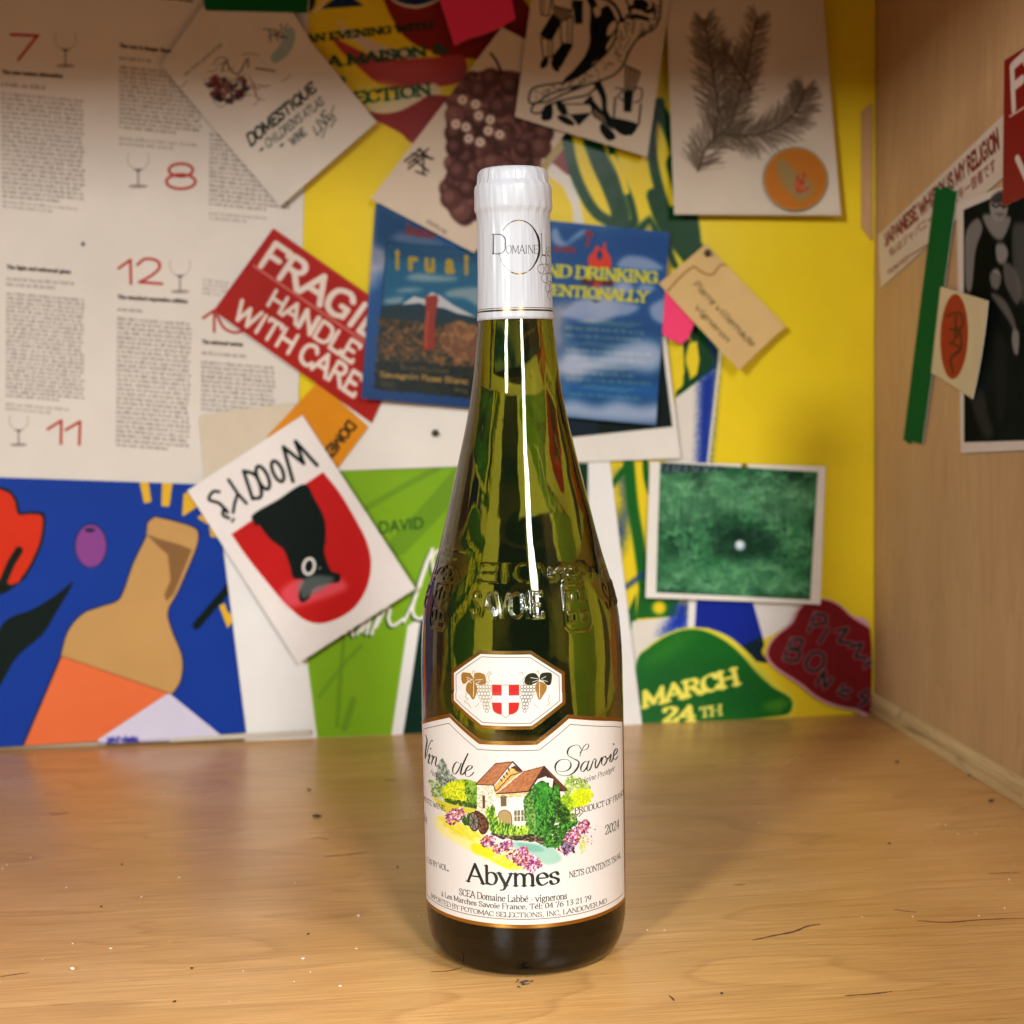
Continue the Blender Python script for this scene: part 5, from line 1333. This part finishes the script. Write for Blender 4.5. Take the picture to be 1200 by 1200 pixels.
# ---- labels
RL = RB + .00035
def label_mesh(name, brk, res, base, painter, th=.00012):
    """brk: rows (s, z low, z high); a strip of paper wrapped on the body"""
    brk = np.array(brk); s0, s1 = brk[0, 0], brk[-1, 0]
    ss = np.unique(np.r_[np.arange(s0, s1, .0008), brk[:, 0]]); lo = np.interp(ss, brk[:, 0], brk[:, 1]); hi = np.interp(ss, brk[:, 0], brk[:, 2])
    K = 24; v = []; uvs = []; f = []; fm = []
    z0, z1 = brk[:, 1].min() - .0005, brk[:, 2].max() + .0005; u0, u1 = s0 - .0005, s1 + .0005
    for side in (0, 1):
        for i, s in enumerate(ss):
            for k in range(K + 1):
                z = lo[i] + (hi[i] - lo[i]) * k / K
                r_ = max(rad(z) + .0002, RL if z < .105 else 0) + (th if side == 0 else 0)
                v.append((r_ * math.sin(s / RL), -r_ * math.cos(s / RL), z)); uvs.append(((s - u0) / (u1 - u0), (z - z0) / (z1 - z0)))
    n = len(ss); M = n * (K + 1)
    for i in range(n - 1):
        for k in range(K):
            a = i * (K + 1) + k; q = [a, a + K + 1, a + K + 2, a + 1]; f.append(q); fm.append(0); f.append([x + M for x in q[::-1]]); fm.append(1)
    rim = [i * (K + 1) for i in range(n)] + [(n - 1) * (K + 1) + k for k in range(1, K + 1)] + [i * (K + 1) + K for i in range(n - 2, -1, -1)] + [k for k in range(K - 1, 0, -1)]
    m_ = len(rim); v += [v[i] for i in rim] + [v[i + M] for i in rim]; uvs += [uvs[i] for i in rim] * 2
    for i in range(m_): a = 2 * M + i; b_ = 2 * M + (i + 1) % m_; f.append([b_, a, a + m_, b_ + m_]); fm.append(1)
    c = Canvas(on_cyl(RL + th), (u0, z0, u1, z1), res, hexc(base)); painter(c)
    mt = printed(name + '_print', c.image(name + '_print'), .42, .4, bump=.00003, bscale=1200, metal_rough=.26)
    o = mesh_obj(name, v, f, [mt, edge_mat], uvs, parent=bottle, fm=fm)
    if o.data.polygons[0].normal.dot(o.data.polygons[0].center * Vector((1, 1, 0)) if False else Vector((o.data.polygons[0].center.x, o.data.polygons[0].center.y, 0))) < 0: o.data.flip_normals()
    o.data.polygons.foreach_set('use_smooth', [x == 0 for x in fm]); return o

GOLD = hexc('c09850'); GLN = hexc('8c7a50'); TXT = hexc('1c2b28')
def shrink(P, d):
    """offset a closed outline inwards"""
    P = np.asarray(P, float); n = len(P); out = []
    ar = sum(P[i][0] * P[(i + 1) % n][1] - P[(i + 1) % n][0] * P[i][1] for i in range(n)); sg = 1 if ar > 0 else -1
    for i in range(n):
        a, b_, c_ = P[i - 1], P[i], P[(i + 1) % n]
        d1 = (b_ - a) / np.hypot(*(b_ - a)); d2 = (c_ - b_) / np.hypot(*(c_ - b_))
        n1 = np.array([-d1[1], d1[0]]) * sg; n2 = np.array([-d2[1], d2[0]]) * sg
        t = (n1 + n2); t = t / max((t @ t) / 2, .3); out.append(b_ + t * d)
    return np.array(out)
def arc_text(c, s_, pl, pr_, h, font='serif', colr=TXT, wt=None):
    a, b_ = on_cyl(RL)(np.array([pl, pr_])); d = (b_ - a) / np.hypot(*(b_ - a)); n = np.array([-d[1], d[0]]) * h
    c.metric = True; c.text(s_, [a, b_, b_ + n, a + n], colr, font, wt); c.metric = False
def met_text(c, s_, u0, u1, z, h, font='serif', colr=TXT, wt=None):
    c.metric = True; c.text(s_, [(u0, z), (u1, z), (u1, z + h), (u0, z + h)], colr, font, wt); c.metric = False

MAIN = [(-.058, .0897), (-.0334, .0969), (-.0203, .0885), (.0003, .0886), (.0125, .0972), (.036, .0925), (.047, .0898)]
def paint_main(c):
    hx = hexc
    full = np.array(MAIN + [(.047, .0198), (-.058, .0198)])
    c.metric = True
    c.fill(np.array([(-.07, .01), (.06, .01), (.06, .11), (-.07, .11)]), GOLD, metal=1.)
    # thin tooled line in the gold
    c.line(shrink(full, .00055), .0003, hx('c9a860'), closed=True, metal=1.)
    inner_ = shrink(full, .0014)
    c.fill(inner_, hx('e0dbd7'), metal=0.)
    c.line(shrink(full, .0034), .00022, hx('5e5648'), closed=True)
    c.metric = False
    K = lambda s: S(6, 520, 870, s); KL = lambda s: S(8.571, 480, 840, s); KR = lambda s: S(7.5, 610, 840, s); KM = lambda s: S(4.444, 480, 940, s); KB = lambda s: S(3.75, 480, 830, s)
    # washes
    c.fill(smooth(KM('130,90 190,70 330,140 430,200 520,240 640,330 560,350 470,330 380,290 300,250 200,190 150,150'), True), hx('ece08a'), alpha=.75, soft=9)
    c.fill(smooth(KM('150,80 260,110 360,170 330,200 250,170'), True), hx('e4d23c'), alpha=.8, soft=6)
    c.fill(smooth(KM('330,215 430,245 520,300 560,350 500,345 400,290 330,260'), True), hx('dfd71a'), alpha=.9, soft=5)
    c.fill(smooth(KM('520,205 640,215 740,235 790,300 720,330 660,300 600,260 540,240'), True), hx('9cc4b4'), alpha=.85, soft=6)
    c.fill(smooth(KM('560,215 660,225 700,255 640,260 590,245'), True), hx('6ea89a'), alpha=.6, soft=4)
    dabs(c, KM('440,262 560,300 620,350 520,345 430,290'), [hx('e3d800'), hx('c9d23a'), hx('efe884')], 260, 2.4, 2, -.5, 1)
    dabs(c, KM('150,95 300,130 420,200 350,210 200,150'), [hx('e8d94a'), hx('f0e688'), hx('d9c93a')], 160, 2.6, 2.6, .5, .4, .5)
    # mountain
    c.fill(smooth(KL('290,520 310,440 335,420 350,480 390,540 430,600 490,640 420,690 300,680 270,600'), True), hx('8f9a90'), alpha=.85, soft=2)
    dabs(c, KL('270,600 310,440 340,430 400,560 480,640 360,690 260,680'), [hx('6a7a70'), hx('a9b0a6'), hx('88968a'), hx('55665a'), hx('c9ccc4')], 420, 1.6, 3, 1.1, .5, .8)
    dabs(c, KL('200,640 300,650 340,720 320,830 230,790'), [hx('7f9a5a'), hx('a9bd7e'), hx('5f8046'), hx('d4dcb6')], 260, 2.2, 1.6, .4, 1.2, .8)
    # distant trees and field
    c.fill(smooth(KL('330,730 400,670 470,640 560,630 640,650 690,690 690,920 560,900 420,880 340,830'), True), hx('8aa82c'), alpha=.9, soft=2)
    dabs(c, KL('320,730 400,660 560,640 600,700 600,820 500,880 350,830'), [hx('dfe01c'), hx('c3d21a'), hx('9dbb22'), hx('ebe645')], 620, 2.4, 1.5, .3, 1.5)
    dabs(c, KL('560,640 690,680 690,920 600,900 560,760'), [hx('5d8a28'), hx('3e6a22'), hx('86a83a'), hx('9fbe52')], 420, 2.4, 1.5, .6, 1.3)
    dabs(c, KL('340,820 560,860 690,900 690,925 540,900 380,860'), [hx('2f4a1c'), hx('54702a')], 130, 2, 2, .2, .8)
    c.fill(KL('215,790 330,850 420,880 680,935 660,960 520,985 400,1000 360,960 260,850'), hx('d9d02c'), alpha=.8, soft=3)
    for i in range(6): c.line(smooth(KL(f'{240+20*i},{800+26*i} {400},{875+20*i} {660},{930+10*i}')), .6, hx('a9a620'), alpha=.6)
    # right-hand trees
    dabs(c, KR('380,560 450,520 560,560 620,640 560,700 400,700'), [hx('c9d88a'), hx('dfe6b4'), hx('a8c060'), hx('8aa84a')], 420, 2.2, 2, .6, 1.2, .8)
    dabs(c, KR('440,690 520,640 600,640 635,690 600,760 520,800 450,790'), [hx('d9e01a'), hx('e6ea3c'), hx('bcd018')], 520, 2.3, 1.6, .5, 1.3)
    dabs(c, KR('310,720 400,690 470,740 460,820 400,850 320,800'), [hx('a6c428'), hx('c4d83a'), hx('7fa22a')], 340, 2.3, 1.6, .5, 1.3)
    dabs(c, KR('290,800 400,850 480,860 500,930 420,960 300,930'), [hx('4a7a22'), hx('2f5a1c'), hx('8aa84a'), hx('d9cfa0')], 300, 2.3, 1.6, .8, 1.2)
    for a_, b2 in (('470,870', '520,850'), ('490,880', '500,860'), ('510,880', '540,850')): c.line([KR(a_)[0], KR(b2)[0]], .9, hx('6a4630'))
    # house
    stone = hx('efe4d4')
    c.fill(K('235,300 350,300 355,500 300,560 235,500'), stone); c.fill(K('350,345 600,345 600,620 520,640 400,600 360,560'), hx('f2e9de'))
    c.fill(K('355,310 480,170 545,205 400,330 385,360 350,345'), hx('dcae62')); c.fill(K('470,180 500,165 550,205 520,212'), hx('5a3626'))
    dabs(c, K('235,300 350,300 355,500 300,560 235,500'), [hx('e0cdb0'), hx('f6efe6'), hx('cbb394'), hx('ddc9a8'), hx('b89f80')], 260, 1.7, 1.7, 0, .3, .7)
    dabs(c, K('360,350 600,350 600,600 400,600'), [hx('f8f3ec'), hx('e8dcc8'), hx('dccab0')], 260, 1.8, 1.7, 0, .3, .6)
    dabs(c, K('360,345 600,345 600,385 370,390'), [hx('e6c98c'), hx('d8b878'), hx('c9a868')], 130, 1.7, 2, 0, .3, .7)
    dabs(c, K('370,310 480,185 520,210 400,320'), [hx('e8bc6a'), hx('c9924a'), hx('f0cf90')], 120, 1.7, 2, .8, .4, .7)
    roof = [hx('b57a50'), hx('a56a44'), hx('c48d62'), hx('9a6240'), hx('bf8458')]
    for poly_ in ('225,295 365,150 485,138 350,300', '375,360 560,208 705,170 700,200 600,345'):
        c.fill(K(poly_), hx('b27a52')); dabs(c, K(poly_), roof, 520, 1.5, 2.6, -.85, .25, .6)
    c.line(K('225,297 350,302 485,138 365,150 225,297'), .9, hx('4a2c20')); c.line(K('485,138 550,205'), 1.8, hx('4a2c20')); c.line(K('350,302 365,345 385,330 470,235 545,212'), 1.1, hx('5a3424'))
    c.line(K('372,362 600,345 705,175'), 1.4, hx('4a2c20')); c.line(K('560,208 705,170'), .8, hx('5a3424'))
    for s_ in ('455,185 460,200', '440,215 448,228', '420,238 428,250', '400,262 410,275'): c.line(K(s_), 1.6, hx('4a2c20'))
    c.fill(K('705,165 870,335 855,348 770,345 720,240 660,260 595,350 600,330'), hx('4c2e22')); c.fill(K('720,180 865,335 840,345 790,300 740,220'), hx('6e4632'))
    c.fill(K('690,265 735,250 770,260 760,330 690,330'), hx('efe6da')); c.fill(K('705,285 740,285 740,325 705,325'), hx('2c2a24'))
    for s_, cc in (('272,375 290,375 290,465 274,465', '5a4636'), ('400,385 440,382 440,450 402,452', '6e6250'), ('495,482 535,480 535,555 497,555', '7f7a5c'), ('545,480 582,478 582,555 545,555', '7f7a5c')):
        c.fill(K(s_), hx(cc)); c.line(K(s_), .6, hx('9c8468'), closed=True)
    c.line(K('515,480 515,555'), .7, hx('efe6da')); c.line(K('563,480 563,555'), .7, hx('efe6da')); c.line(K('490,520 585,518'), .7, hx('efe6da')); c.line(smooth(K('398,388 420,376 442,388')), 1.2, hx('8a6a4a'))
    c.fill(smooth(K('385,510 395,490 430,480 465,500 475,540 475,590 385,580')), hx('b09a6a')); c.line(smooth(K('382,530 392,492 430,478 468,500 478,545 478,590')), 1.1, hx('7f6c58'))
    # ivy
    ivy = '600,350 690,270 760,330 800,300 820,420 780,560 740,640 690,660 600,660 590,560 560,420'
    c.fill(smooth(K(ivy), True), hx('2c5420'), soft=1)
    dabs(c, K(ivy), [hx('2f7a26'), hx('1f4a1a'), hx('4a9a34'), hx('16381a'), hx('5faa3c')], 1100, 2.4, 1.7, 1.2, .9)
    dabs(c, K('640,300 720,290 740,420 700,540 650,420'), [hx('4fae34'), hx('3a8f2c'), hx('2a6a24')], 300, 2.6, 1.7, 1.2, .9)
    dabs(c, K('560,400 620,350 650,640 600,680 570,560'), [hx('6a9a48'), hx('8ab060'), hx('3f6a2c')], 260, 2.2, 1.6, 1, 1)
    dabs(c, K('660,690 720,610 860,560 940,560 900,640 830,740 740,740 690,720'), [hx('3f8a2c'), hx('2f6a24'), hx('67a93c'), hx('1f4a1c')], 640, 2.3, 1.7, -.8, .7)
    dabs(c, K('800,400 880,480 880,560 800,560 770,480'), [hx('2a5a20'), hx('5a8a34'), hx('1d3f1a')], 240, 2.4, 1.6, .8, 1.1)
    # plants by the water
    dabs(c, K('300,470 350,450 380,560 500,600 600,590 600,650 480,660 340,650 300,560'), [hx('7fae2c'), hx('a9cc3c'), hx('4f8226'), hx('c4dc5a'), hx('35601f')], 520, 2.2, 2.6, -1.4, .5)
    dabs(c, K('130,520 180,500 190,580 140,580'), [hx('4f8226'), hx('2f5a1c')], 70, 2.3, 2, 1.2, .6)
    # water wheel
    c.fill(smooth(K('215,490 260,495 305,540 315,600 290,645 250,630'), True), hx('5a3826')); dabs(c, K('230,490 300,530 315,600 280,640 250,620'), [hx('7a5034'), hx('3a2418'), hx('8f6444')], 110, 1.6, 2, 1.2, .3)
    c.fill(disc(*K('212,560')[0], 6.2, 11.4, -.12), hx('3c3026')); c.fill(disc(*K('210,558')[0], 5.2, 10.2, -.12), hx('8a8478'))
    for a_ in range(8):
        t = a_ * math.pi / 4 + .2; o_ = K('210,558')[0]; c.line([o_, o_ + [5.2 * math.cos(t), 10.2 * math.sin(t)]], .8, hx('33291f'))
    c.line(disc(*K('211,559')[0], 5.8, 10.9, -.12), 1., hx('3a2a20'), closed=True)
    # bank and stream edge
    dabs(c, K('330,640 480,660 620,650 700,680 700,710 560,690 400,680'), [hx('5a4030'), hx('3a2a20'), hx('9a8a68'), hx('2f2a20')], 260, 1.9, 2.6, .1, .3)
    # flowers
    mg = [hx('a8448c'), hx('c877ac'), hx('8a3474'), hx('e0b4d0'), hx('5c1a4e'), hx('f0e2e8'), hx('b86a3c')]
    for s_, n_ in (('10,520 60,470 130,460 150,510 110,560 60,590 20,560', 210), ('255,690 310,650 360,670 365,720 310,745 270,730', 190), ('340,740 420,700 480,690 480,750 400,790 340,770', 200),
                   ('430,800 500,760 570,730 600,780 670,820 690,880 580,900 480,840', 430), ('800,760 860,650 920,590 960,600 960,680 900,760 860,800', 380), ('940,570 1000,545 1025,570 1000,640 950,640', 150)):
        dabs(c, K(s_), mg, n_, 2.2, 1.3, .6, 1.5)
    dabs(c, KM('570,270 640,290 680,330 640,375 590,340'), mg, 150, 2.0, 1.3, .6, 1.5); dabs(c, K('820,700 900,690 920,780 850,800'), [hx('4a3a58'), hx('8a8aa0'), hx('3a2440')], 60, 2.2, 1.4)
    for i in range(40):
        p = K('1000,680')[0] + rng.normal(0, 1, 2) * [7, 9]; c.fill(disc(p[0], p[1], rng.uniform(.4, 1.1)), mg[rnd.randrange(4)], alpha=.6)
    dabs(c, K('930,680 1000,660 1000,760 960,790'), [hx('b8c44a'), hx('d8dc8a')], 50, 1.6, 2, 1.3, .6, .7)
    # lettering
    def pen(s_, wmax, wmin=.35, K_=KL, slant=1.2, col_=TXT):
        p = smooth(K_(s_), n=9); d = np.gradient(p, axis=0); th = np.arctan2(-d[:, 1], d[:, 0])
        w = wmin + (wmax - wmin) * np.clip(np.abs(np.cos(th - slant)), 0, 1) ** 3 * (np.sin(np.linspace(.35, math.pi - .35, len(p))) ** .5)
        c.fill(ribbon(p, w), col_)
    # V i n
    pen('152,175 165,190 176,240 168,300 160,360 158,420', 1.8); pen('158,420 175,370 195,290 222,240 232,240 230,250', .9)
    pen('188,400 200,375 205,395 190,440 192,470 205,460', 1.6); c.fill(disc(*KL('213,322')[0], .9), TXT)
    pen('222,400 232,390 236,410 220,480', 1.6); pen('224,450 245,410 262,400 270,415 262,470 266,500 280,498 290,485', 1.7)
    # d e
    pen('500,470 480,455 455,475 436,520 436,560 450,578 472,565 500,520 520,470', 1.7); pen('588,372 560,430 530,500 515,560 518,585 535,580 552,560', 2.1)
    pen('560,545 590,540 620,520 630,500 615,490 590,500 565,540 560,580 575,600 600,600 625,585 645,560', 1.8)
    # Savoie
    pen('530,290 510,255 470,255 430,275 412,310 420,345 460,370 500,385 512,410 500,450 470,490 430,515 380,522 330,505 305,465 310,420 345,385 400,378 435,400 440,440 410,475 360,485 325,475', 2.1, .4, KR)
    pen('425,350 470,375 505,400 500,445 470,485', 2.0, .3, KR, -.9 + 1.2); pen('520,320 540,300 580,290 598,260 590,243 565,255 540,290 520,350', 1.0, .35, KR)
    pen('590,400 575,395 550,410 530,445 530,475 545,487 565,470 590,430', 1.8, .4, KR); pen('600,392 588,430 582,465 592,478 612,458 636,392', 1.8, .4, KR)
    pen('640,382 655,372 662,385 655,420 658,455 675,440 700,390 710,365 712,372 722,378', 1.7, .4, KR)
    pen('745,350 725,360 712,395 715,425 730,430 750,405 760,370 745,352 752,376 768,374 784,348', 1.6, .4, KR)
    pen('785,345 795,335 788,370 782,395 792,402 805,385 815,352', 1.6, .4, KR); c.fill(disc(*KR('817,245')[0], 1.0), TXT)
    pen('815,350 840,325 850,295 840,285 822,310 815,350 820,378 832,382 852,355', 1.6, .4, KR)
    # printed lines
    met_text(c, 'Abymes', -.0275, .0083, .0356, .0068, wt=1.05)
    arc_text(c, 'SCEA Domaine Labbé - vignerons', (538, 1048.5), (664, 1053.5), .0024)
    met_text(c, 'à Les Marches Savoie France. Tél: 04 76 13 21 79', -.0408, .0213, .0270, .0019)
    met_text(c, 'IMPORTED BY POTOMAC SELECTIONS, INC, LANDOVER MD', -.0495, .0296, .0240, .0017, wt=.9)
    arc_text(c, 'PRODUCT OF FRANCE', (673, 954), (730.5, 931), .0021); arc_text(c, '2024', (708.5, 978.5), (725, 970.5), .0033)
    arc_text(c, "d'Origine Protégée", (668.5, 921), (720, 903), .0020, 'italic', wt=1.3); arc_text(c, 'NETS CONTENTS 750 ML', (666.5, 1029), (727, 1005), .0022)
    arc_text(c, 'Appellation', (504.5, 906), (528.5, 918), .0019, 'italic', wt=1.3); arc_text(c, 'WHITE WINE', (496.8, 937), (522, 950.5), .0019); arc_text(c, '2024', (495.9, 953), (500.5, 966), .0026)
    arc_text(c, 'ALC. 11.5% BY VOL.', (496.2, 1003), (526, 1021), .0020)
    c.grain(.03, 8)
label_mesh('front_label', [(s, .0198, z) for s, z in MAIN], 15000, 'e0dbd7', paint_main)

OCTP = on_cyl(RL)(np.array([(561.2, 763), (622.5, 763), (662.3, 788), (662.7, 823.5), (625, 854.5), (563.7, 854.5), (529, 823.7), (528.8, 786.5)]))
oL = (OCTP[6, 0] + OCTP[7, 0]) / 2; oR = (OCTP[2, 0] + OCTP[3, 0]) / 2; oA = (OCTP[0, 0] + OCTP[5, 0]) / 2; oB = (OCTP[1, 0] + OCTP[4, 0]) / 2
zT = (OCTP[0, 1] + OCTP[1, 1]) / 2; zB = (OCTP[4, 1] + OCTP[5, 1]) / 2; zU = (OCTP[2, 1] + OCTP[7, 1]) / 2; zD = (OCTP[3, 1] + OCTP[6, 1]) / 2
def paint_oct(c):
    full = np.array([(oA, zT), (oB, zT), (oR, zU), (oR, zD), (oB, zB), (oA, zB), (oL, zD), (oL, zU)])
    c.metric = True
    c.fill(shrink(full, -.002), GOLD, metal=1.); c.line(shrink(full, .0006), .00028, hexc('d0b068'), closed=True, metal=1.)
    c.fill(shrink(full, .0013), hexc('e0dbd7'), metal=0.); c.line(shrink(full, .0023), .00025, hexc('7c7258'), closed=True)
    c.metric = False
    K = lambda s: S(7.5, 520, 750, s)
    g1 = hexc('b08640'); g2 = hexc('3a3a20')
    def leaf(s_, cc): c.fill(smooth(K(s_), True), cc, metal=.35)
    leaf('160,292 200,290 240,300 265,345 240,385 210,365 190,385 165,385 152,340', g1); leaf('265,345 270,300 310,290 355,305 365,325 372,380 330,395 280,385 262,360', g1)
    leaf('205,385 255,370 290,410 290,470 262,525 230,490 195,450', g1)
    leaf('840,345 810,300 760,298 722,325 712,380 750,400 790,390 830,370', g2); leaf('845,345 860,300 910,290 950,300 952,350 940,395 910,400 880,370', g2); leaf('810,395 850,370 900,395 905,440 870,500 838,528 815,470', g1)
    w = hexc('e0dbd7')
    for s_ in ('200,330 250,355', '210,370 255,350', '275,355 340,350', '290,385 320,365', '262,380 262,500', '765,335 830,345', '780,375 835,355', '860,345 900,325', '865,355 915,370', '845,385 843,510', '240,300 262,340', '205,350 240,380'): c.line(K(s_), .7, w, metal=0.)
    for side in (0, 1):
        pts = []
        for j in range(9):
            z = 385 + 30 * j; n_ = [3, 5, 5, 4, 4, 3, 2, 2, 1][j]; x0 = (350 if j < 4 else 365 + (j - 4) * 4)
            for i in range(n_):
                x = x0 + (i - n_ / 2 + .5) * 27; x = x if side == 0 else 1092 - x
                c.line(disc(*K(f'{x},{z}')[0], 1.85), .5, hexc('8f7a4c') if side == 0 else hexc('5c523c'), closed=True)
    for s_ in ('250,300 255,275 270,280 268,300', '370,330 390,290 410,285 395,320 400,360 420,370', '410,310 425,295', '185,470 205,480 190,500 215,520 185,545 215,560 235,590 240,600', '280,590 310,560', '700,310 690,290 660,300', '715,330 700,350 680,370',
               '820,290 830,275 840,300', '915,485 930,500 915,530 930,560 900,580', '790,560 830,600'): c.line(smooth(K(s_)), .6, hexc('9a8450'), alpha=.8)
    red = hexc('c9241f'); sh = np.vstack([K('425,397 663,397 663,570'), smooth(K('663,570 650,620 610,652 568,660 545,688 520,660 480,652 440,625 427,570'), n=5)])
    c.fill(sh, red); c.line(sh, .55, hexc('a08048'), closed=True)
    c.fill(K('508,393 572,393 572,690 545,690 512,690'), w, metal=0.); c.fill(K('427,490 663,490 663,552 427,552'), w); c.line(K('545,690 512,662'), .5, hexc('a08048')); c.line(K('545,690 576,662'), .5, hexc('a08048')); c.line(K('425,397 665,397'), .6, hexc('a08048'))
    c.fill(K('513,663 545,686 576,663 640,720 450,720'), w); c.line(K('513,661 545,687 576,661'), .6, hexc('a08048'))
label_mesh('medallion_label', [(oL, zD, zU), (oA, zB, zT), (oB, zB, zT), (oR, zD, zU)], 16000, 'e0dbd7', paint_oct)
bottle.rotation_euler = (0, -.0022, 0)
bottle.location = (.0002, 0, .00012)

# ------------------------------------------------------------------ crumbs on the shelf
crumb_w = simple('crumb_pale', srgb('e8d8bc'), .8, noise=.15, nscale=900)
crumb_d = simple('crumb_dark', srgb('241a14'), .6, noise=.2, nscale=900)
def crumb(px, size, mt, label, group, name='crumb', flat=.55, asp=1.3):
    x, y = on_table(np.array([px]))[0]
    if group:
        wx = [('at the left edge of the photo', 130), ('well left of the bottle', 300), ('a hand left of the bottle', 420), ('just left of the bottle', 600), ('just right of the bottle', 800), ('a hand right of the bottle', 960), ('near the foot of the side panel', 1110), ('at the right edge of the photo', 1300)]
        place = [w for w, t in wx if px[0] < t][0]
        dep = 'far back' if px[1] < 930 else ('midway back' if px[1] < 1020 else ('towards the front' if px[1] < 1100 else 'at the very front'))
        big = 'large' if size > .0012 else ('small' if size > .0007 else 'tiny')
        label = f"{big} {'pale' if mt is crumb_w else 'dark'} {'crumb' if mt is crumb_w else 'speck'} {dep} {place}"
    bm = bmesh.new(); bmesh.ops.create_icosphere(bm, subdivisions=2, radius=size / 2)
    for v in bm.verts:
        v.co *= 1 + rnd.uniform(-.28, .28); v.co.x *= asp; v.co.z = max(v.co.z * flat, -size * flat * .38)
    zmin = min(v.co.z for v in bm.verts)
    for v in bm.verts: v.co.z -= zmin
    me = bpy.data.meshes.new(name); bm.to_mesh(me); bm.free(); me.materials.append(mt)
    o = bpy.data.objects.new(name, me); col.objects.link(o); o.location = (x, y, .0002); o.rotation_euler = (0, 0, rnd.uniform(0, 3.1)); tag(o, label, 'crumb', group)
T = lambda s: S(2.4, 0, 820, s)
for p, sz in zip(T('205,760 205,688 312,702 8,476 20,466 1008,610 1002,703 852,731 957,808 873,768 504,502 398,557 187,530 86,446 473,428 827,795 684,765 830,517 1177,611 278,172 97,168 120,733 478,680 645,852 22,263 262,310'),
                 (2.0, .9, 1.1, .9, .9, 1.3, 1.1, 1.4, 1.2, .8, .9, .8, .7, .7, .7, .7, .6, .6, .7, .7, .8, .5, .5, .5, .6, .5)):
    crumb(p, sz * .0009, crumb_w, 'tiny pale crumb lying on the wooden shelf left of the bottle', 'pale crumbs on the shelf')
T = lambda s: S(2.4, 700, 820, s)
for p, sz in zip(T('456,348 665,225 980,354 1015,379 1065,379 1037,297 980,300 1158,507 1073,610 887,612 140,650 188,650 745,612 490,295 532,392 822,272 438,120 1050,297 1000,120 1173,468 1145,588 938,402'),
                 (1.0, .8, .8, .7, .6, .6, .5, .8, .7, .7, 1.0, .7, .5, .5, .5, .6, .6, .5, .8, .6, .6, .5)):
    crumb(p, sz * .0009, crumb_w, 'tiny pale crumb lying on the wooden shelf right of the bottle', 'pale crumbs on the shelf')
T = lambda s: S(2.4, 0, 820, s)
crumb(T('892,331')[0], .0030, crumb_d, 'dark oval seed lying on the shelf left of the bottle', None, 'seed', .5, 1.5)
crumb(T('869,256')[0], .0018, crumb_d, 'small brown speck behind the dark oval seed', None, 'speck', .5)
for p in T('343,465 1118,472 491,851 540,757 867,661 285,583'): crumb(p, .0009, crumb_d, 'tiny dark speck on the wooden shelf left of the bottle', 'dark specks on the shelf', 'speck')
T = lambda s: S(2.4, 700, 820, s)
for p, s_ in zip(T('843,178 1108,287 821,406 350,828 1048,215'), (.0019, .0022, .0011, .0009, .0014)): crumb(p, s_, crumb_d, 'small dark speck on the wooden shelf right of the bottle', 'dark specks on the shelf', 'speck')
# chipped, inked dent in front of the bottle
bm = bmesh.new()
for i in range(20):
    p = on_table(np.array([(615 + rng.normal(0, 6), 1152 + rng.normal(0, 3.0))]))[0]; r_ = rng.uniform(.0003, .0010)
    vs = [bm.verts.new((p[0] + r_ * rng.uniform(.6, 1.2) * math.cos(a), p[1] + r_ * .8 * rng.uniform(.6, 1.2) * math.sin(a), .00008 + i * .000012)) for a in np.arange(7) * .897]
    bm.faces.new(vs)
me = bpy.data.meshes.new('dent'); bm.to_mesh(me); bm.free(); me.materials.append(simple('scuff', srgb('57504a'), .6, noise=.6, nscale=800))
d_ = bpy.data.objects.new('dent', me); col.objects.link(d_); d_.parent = shelf
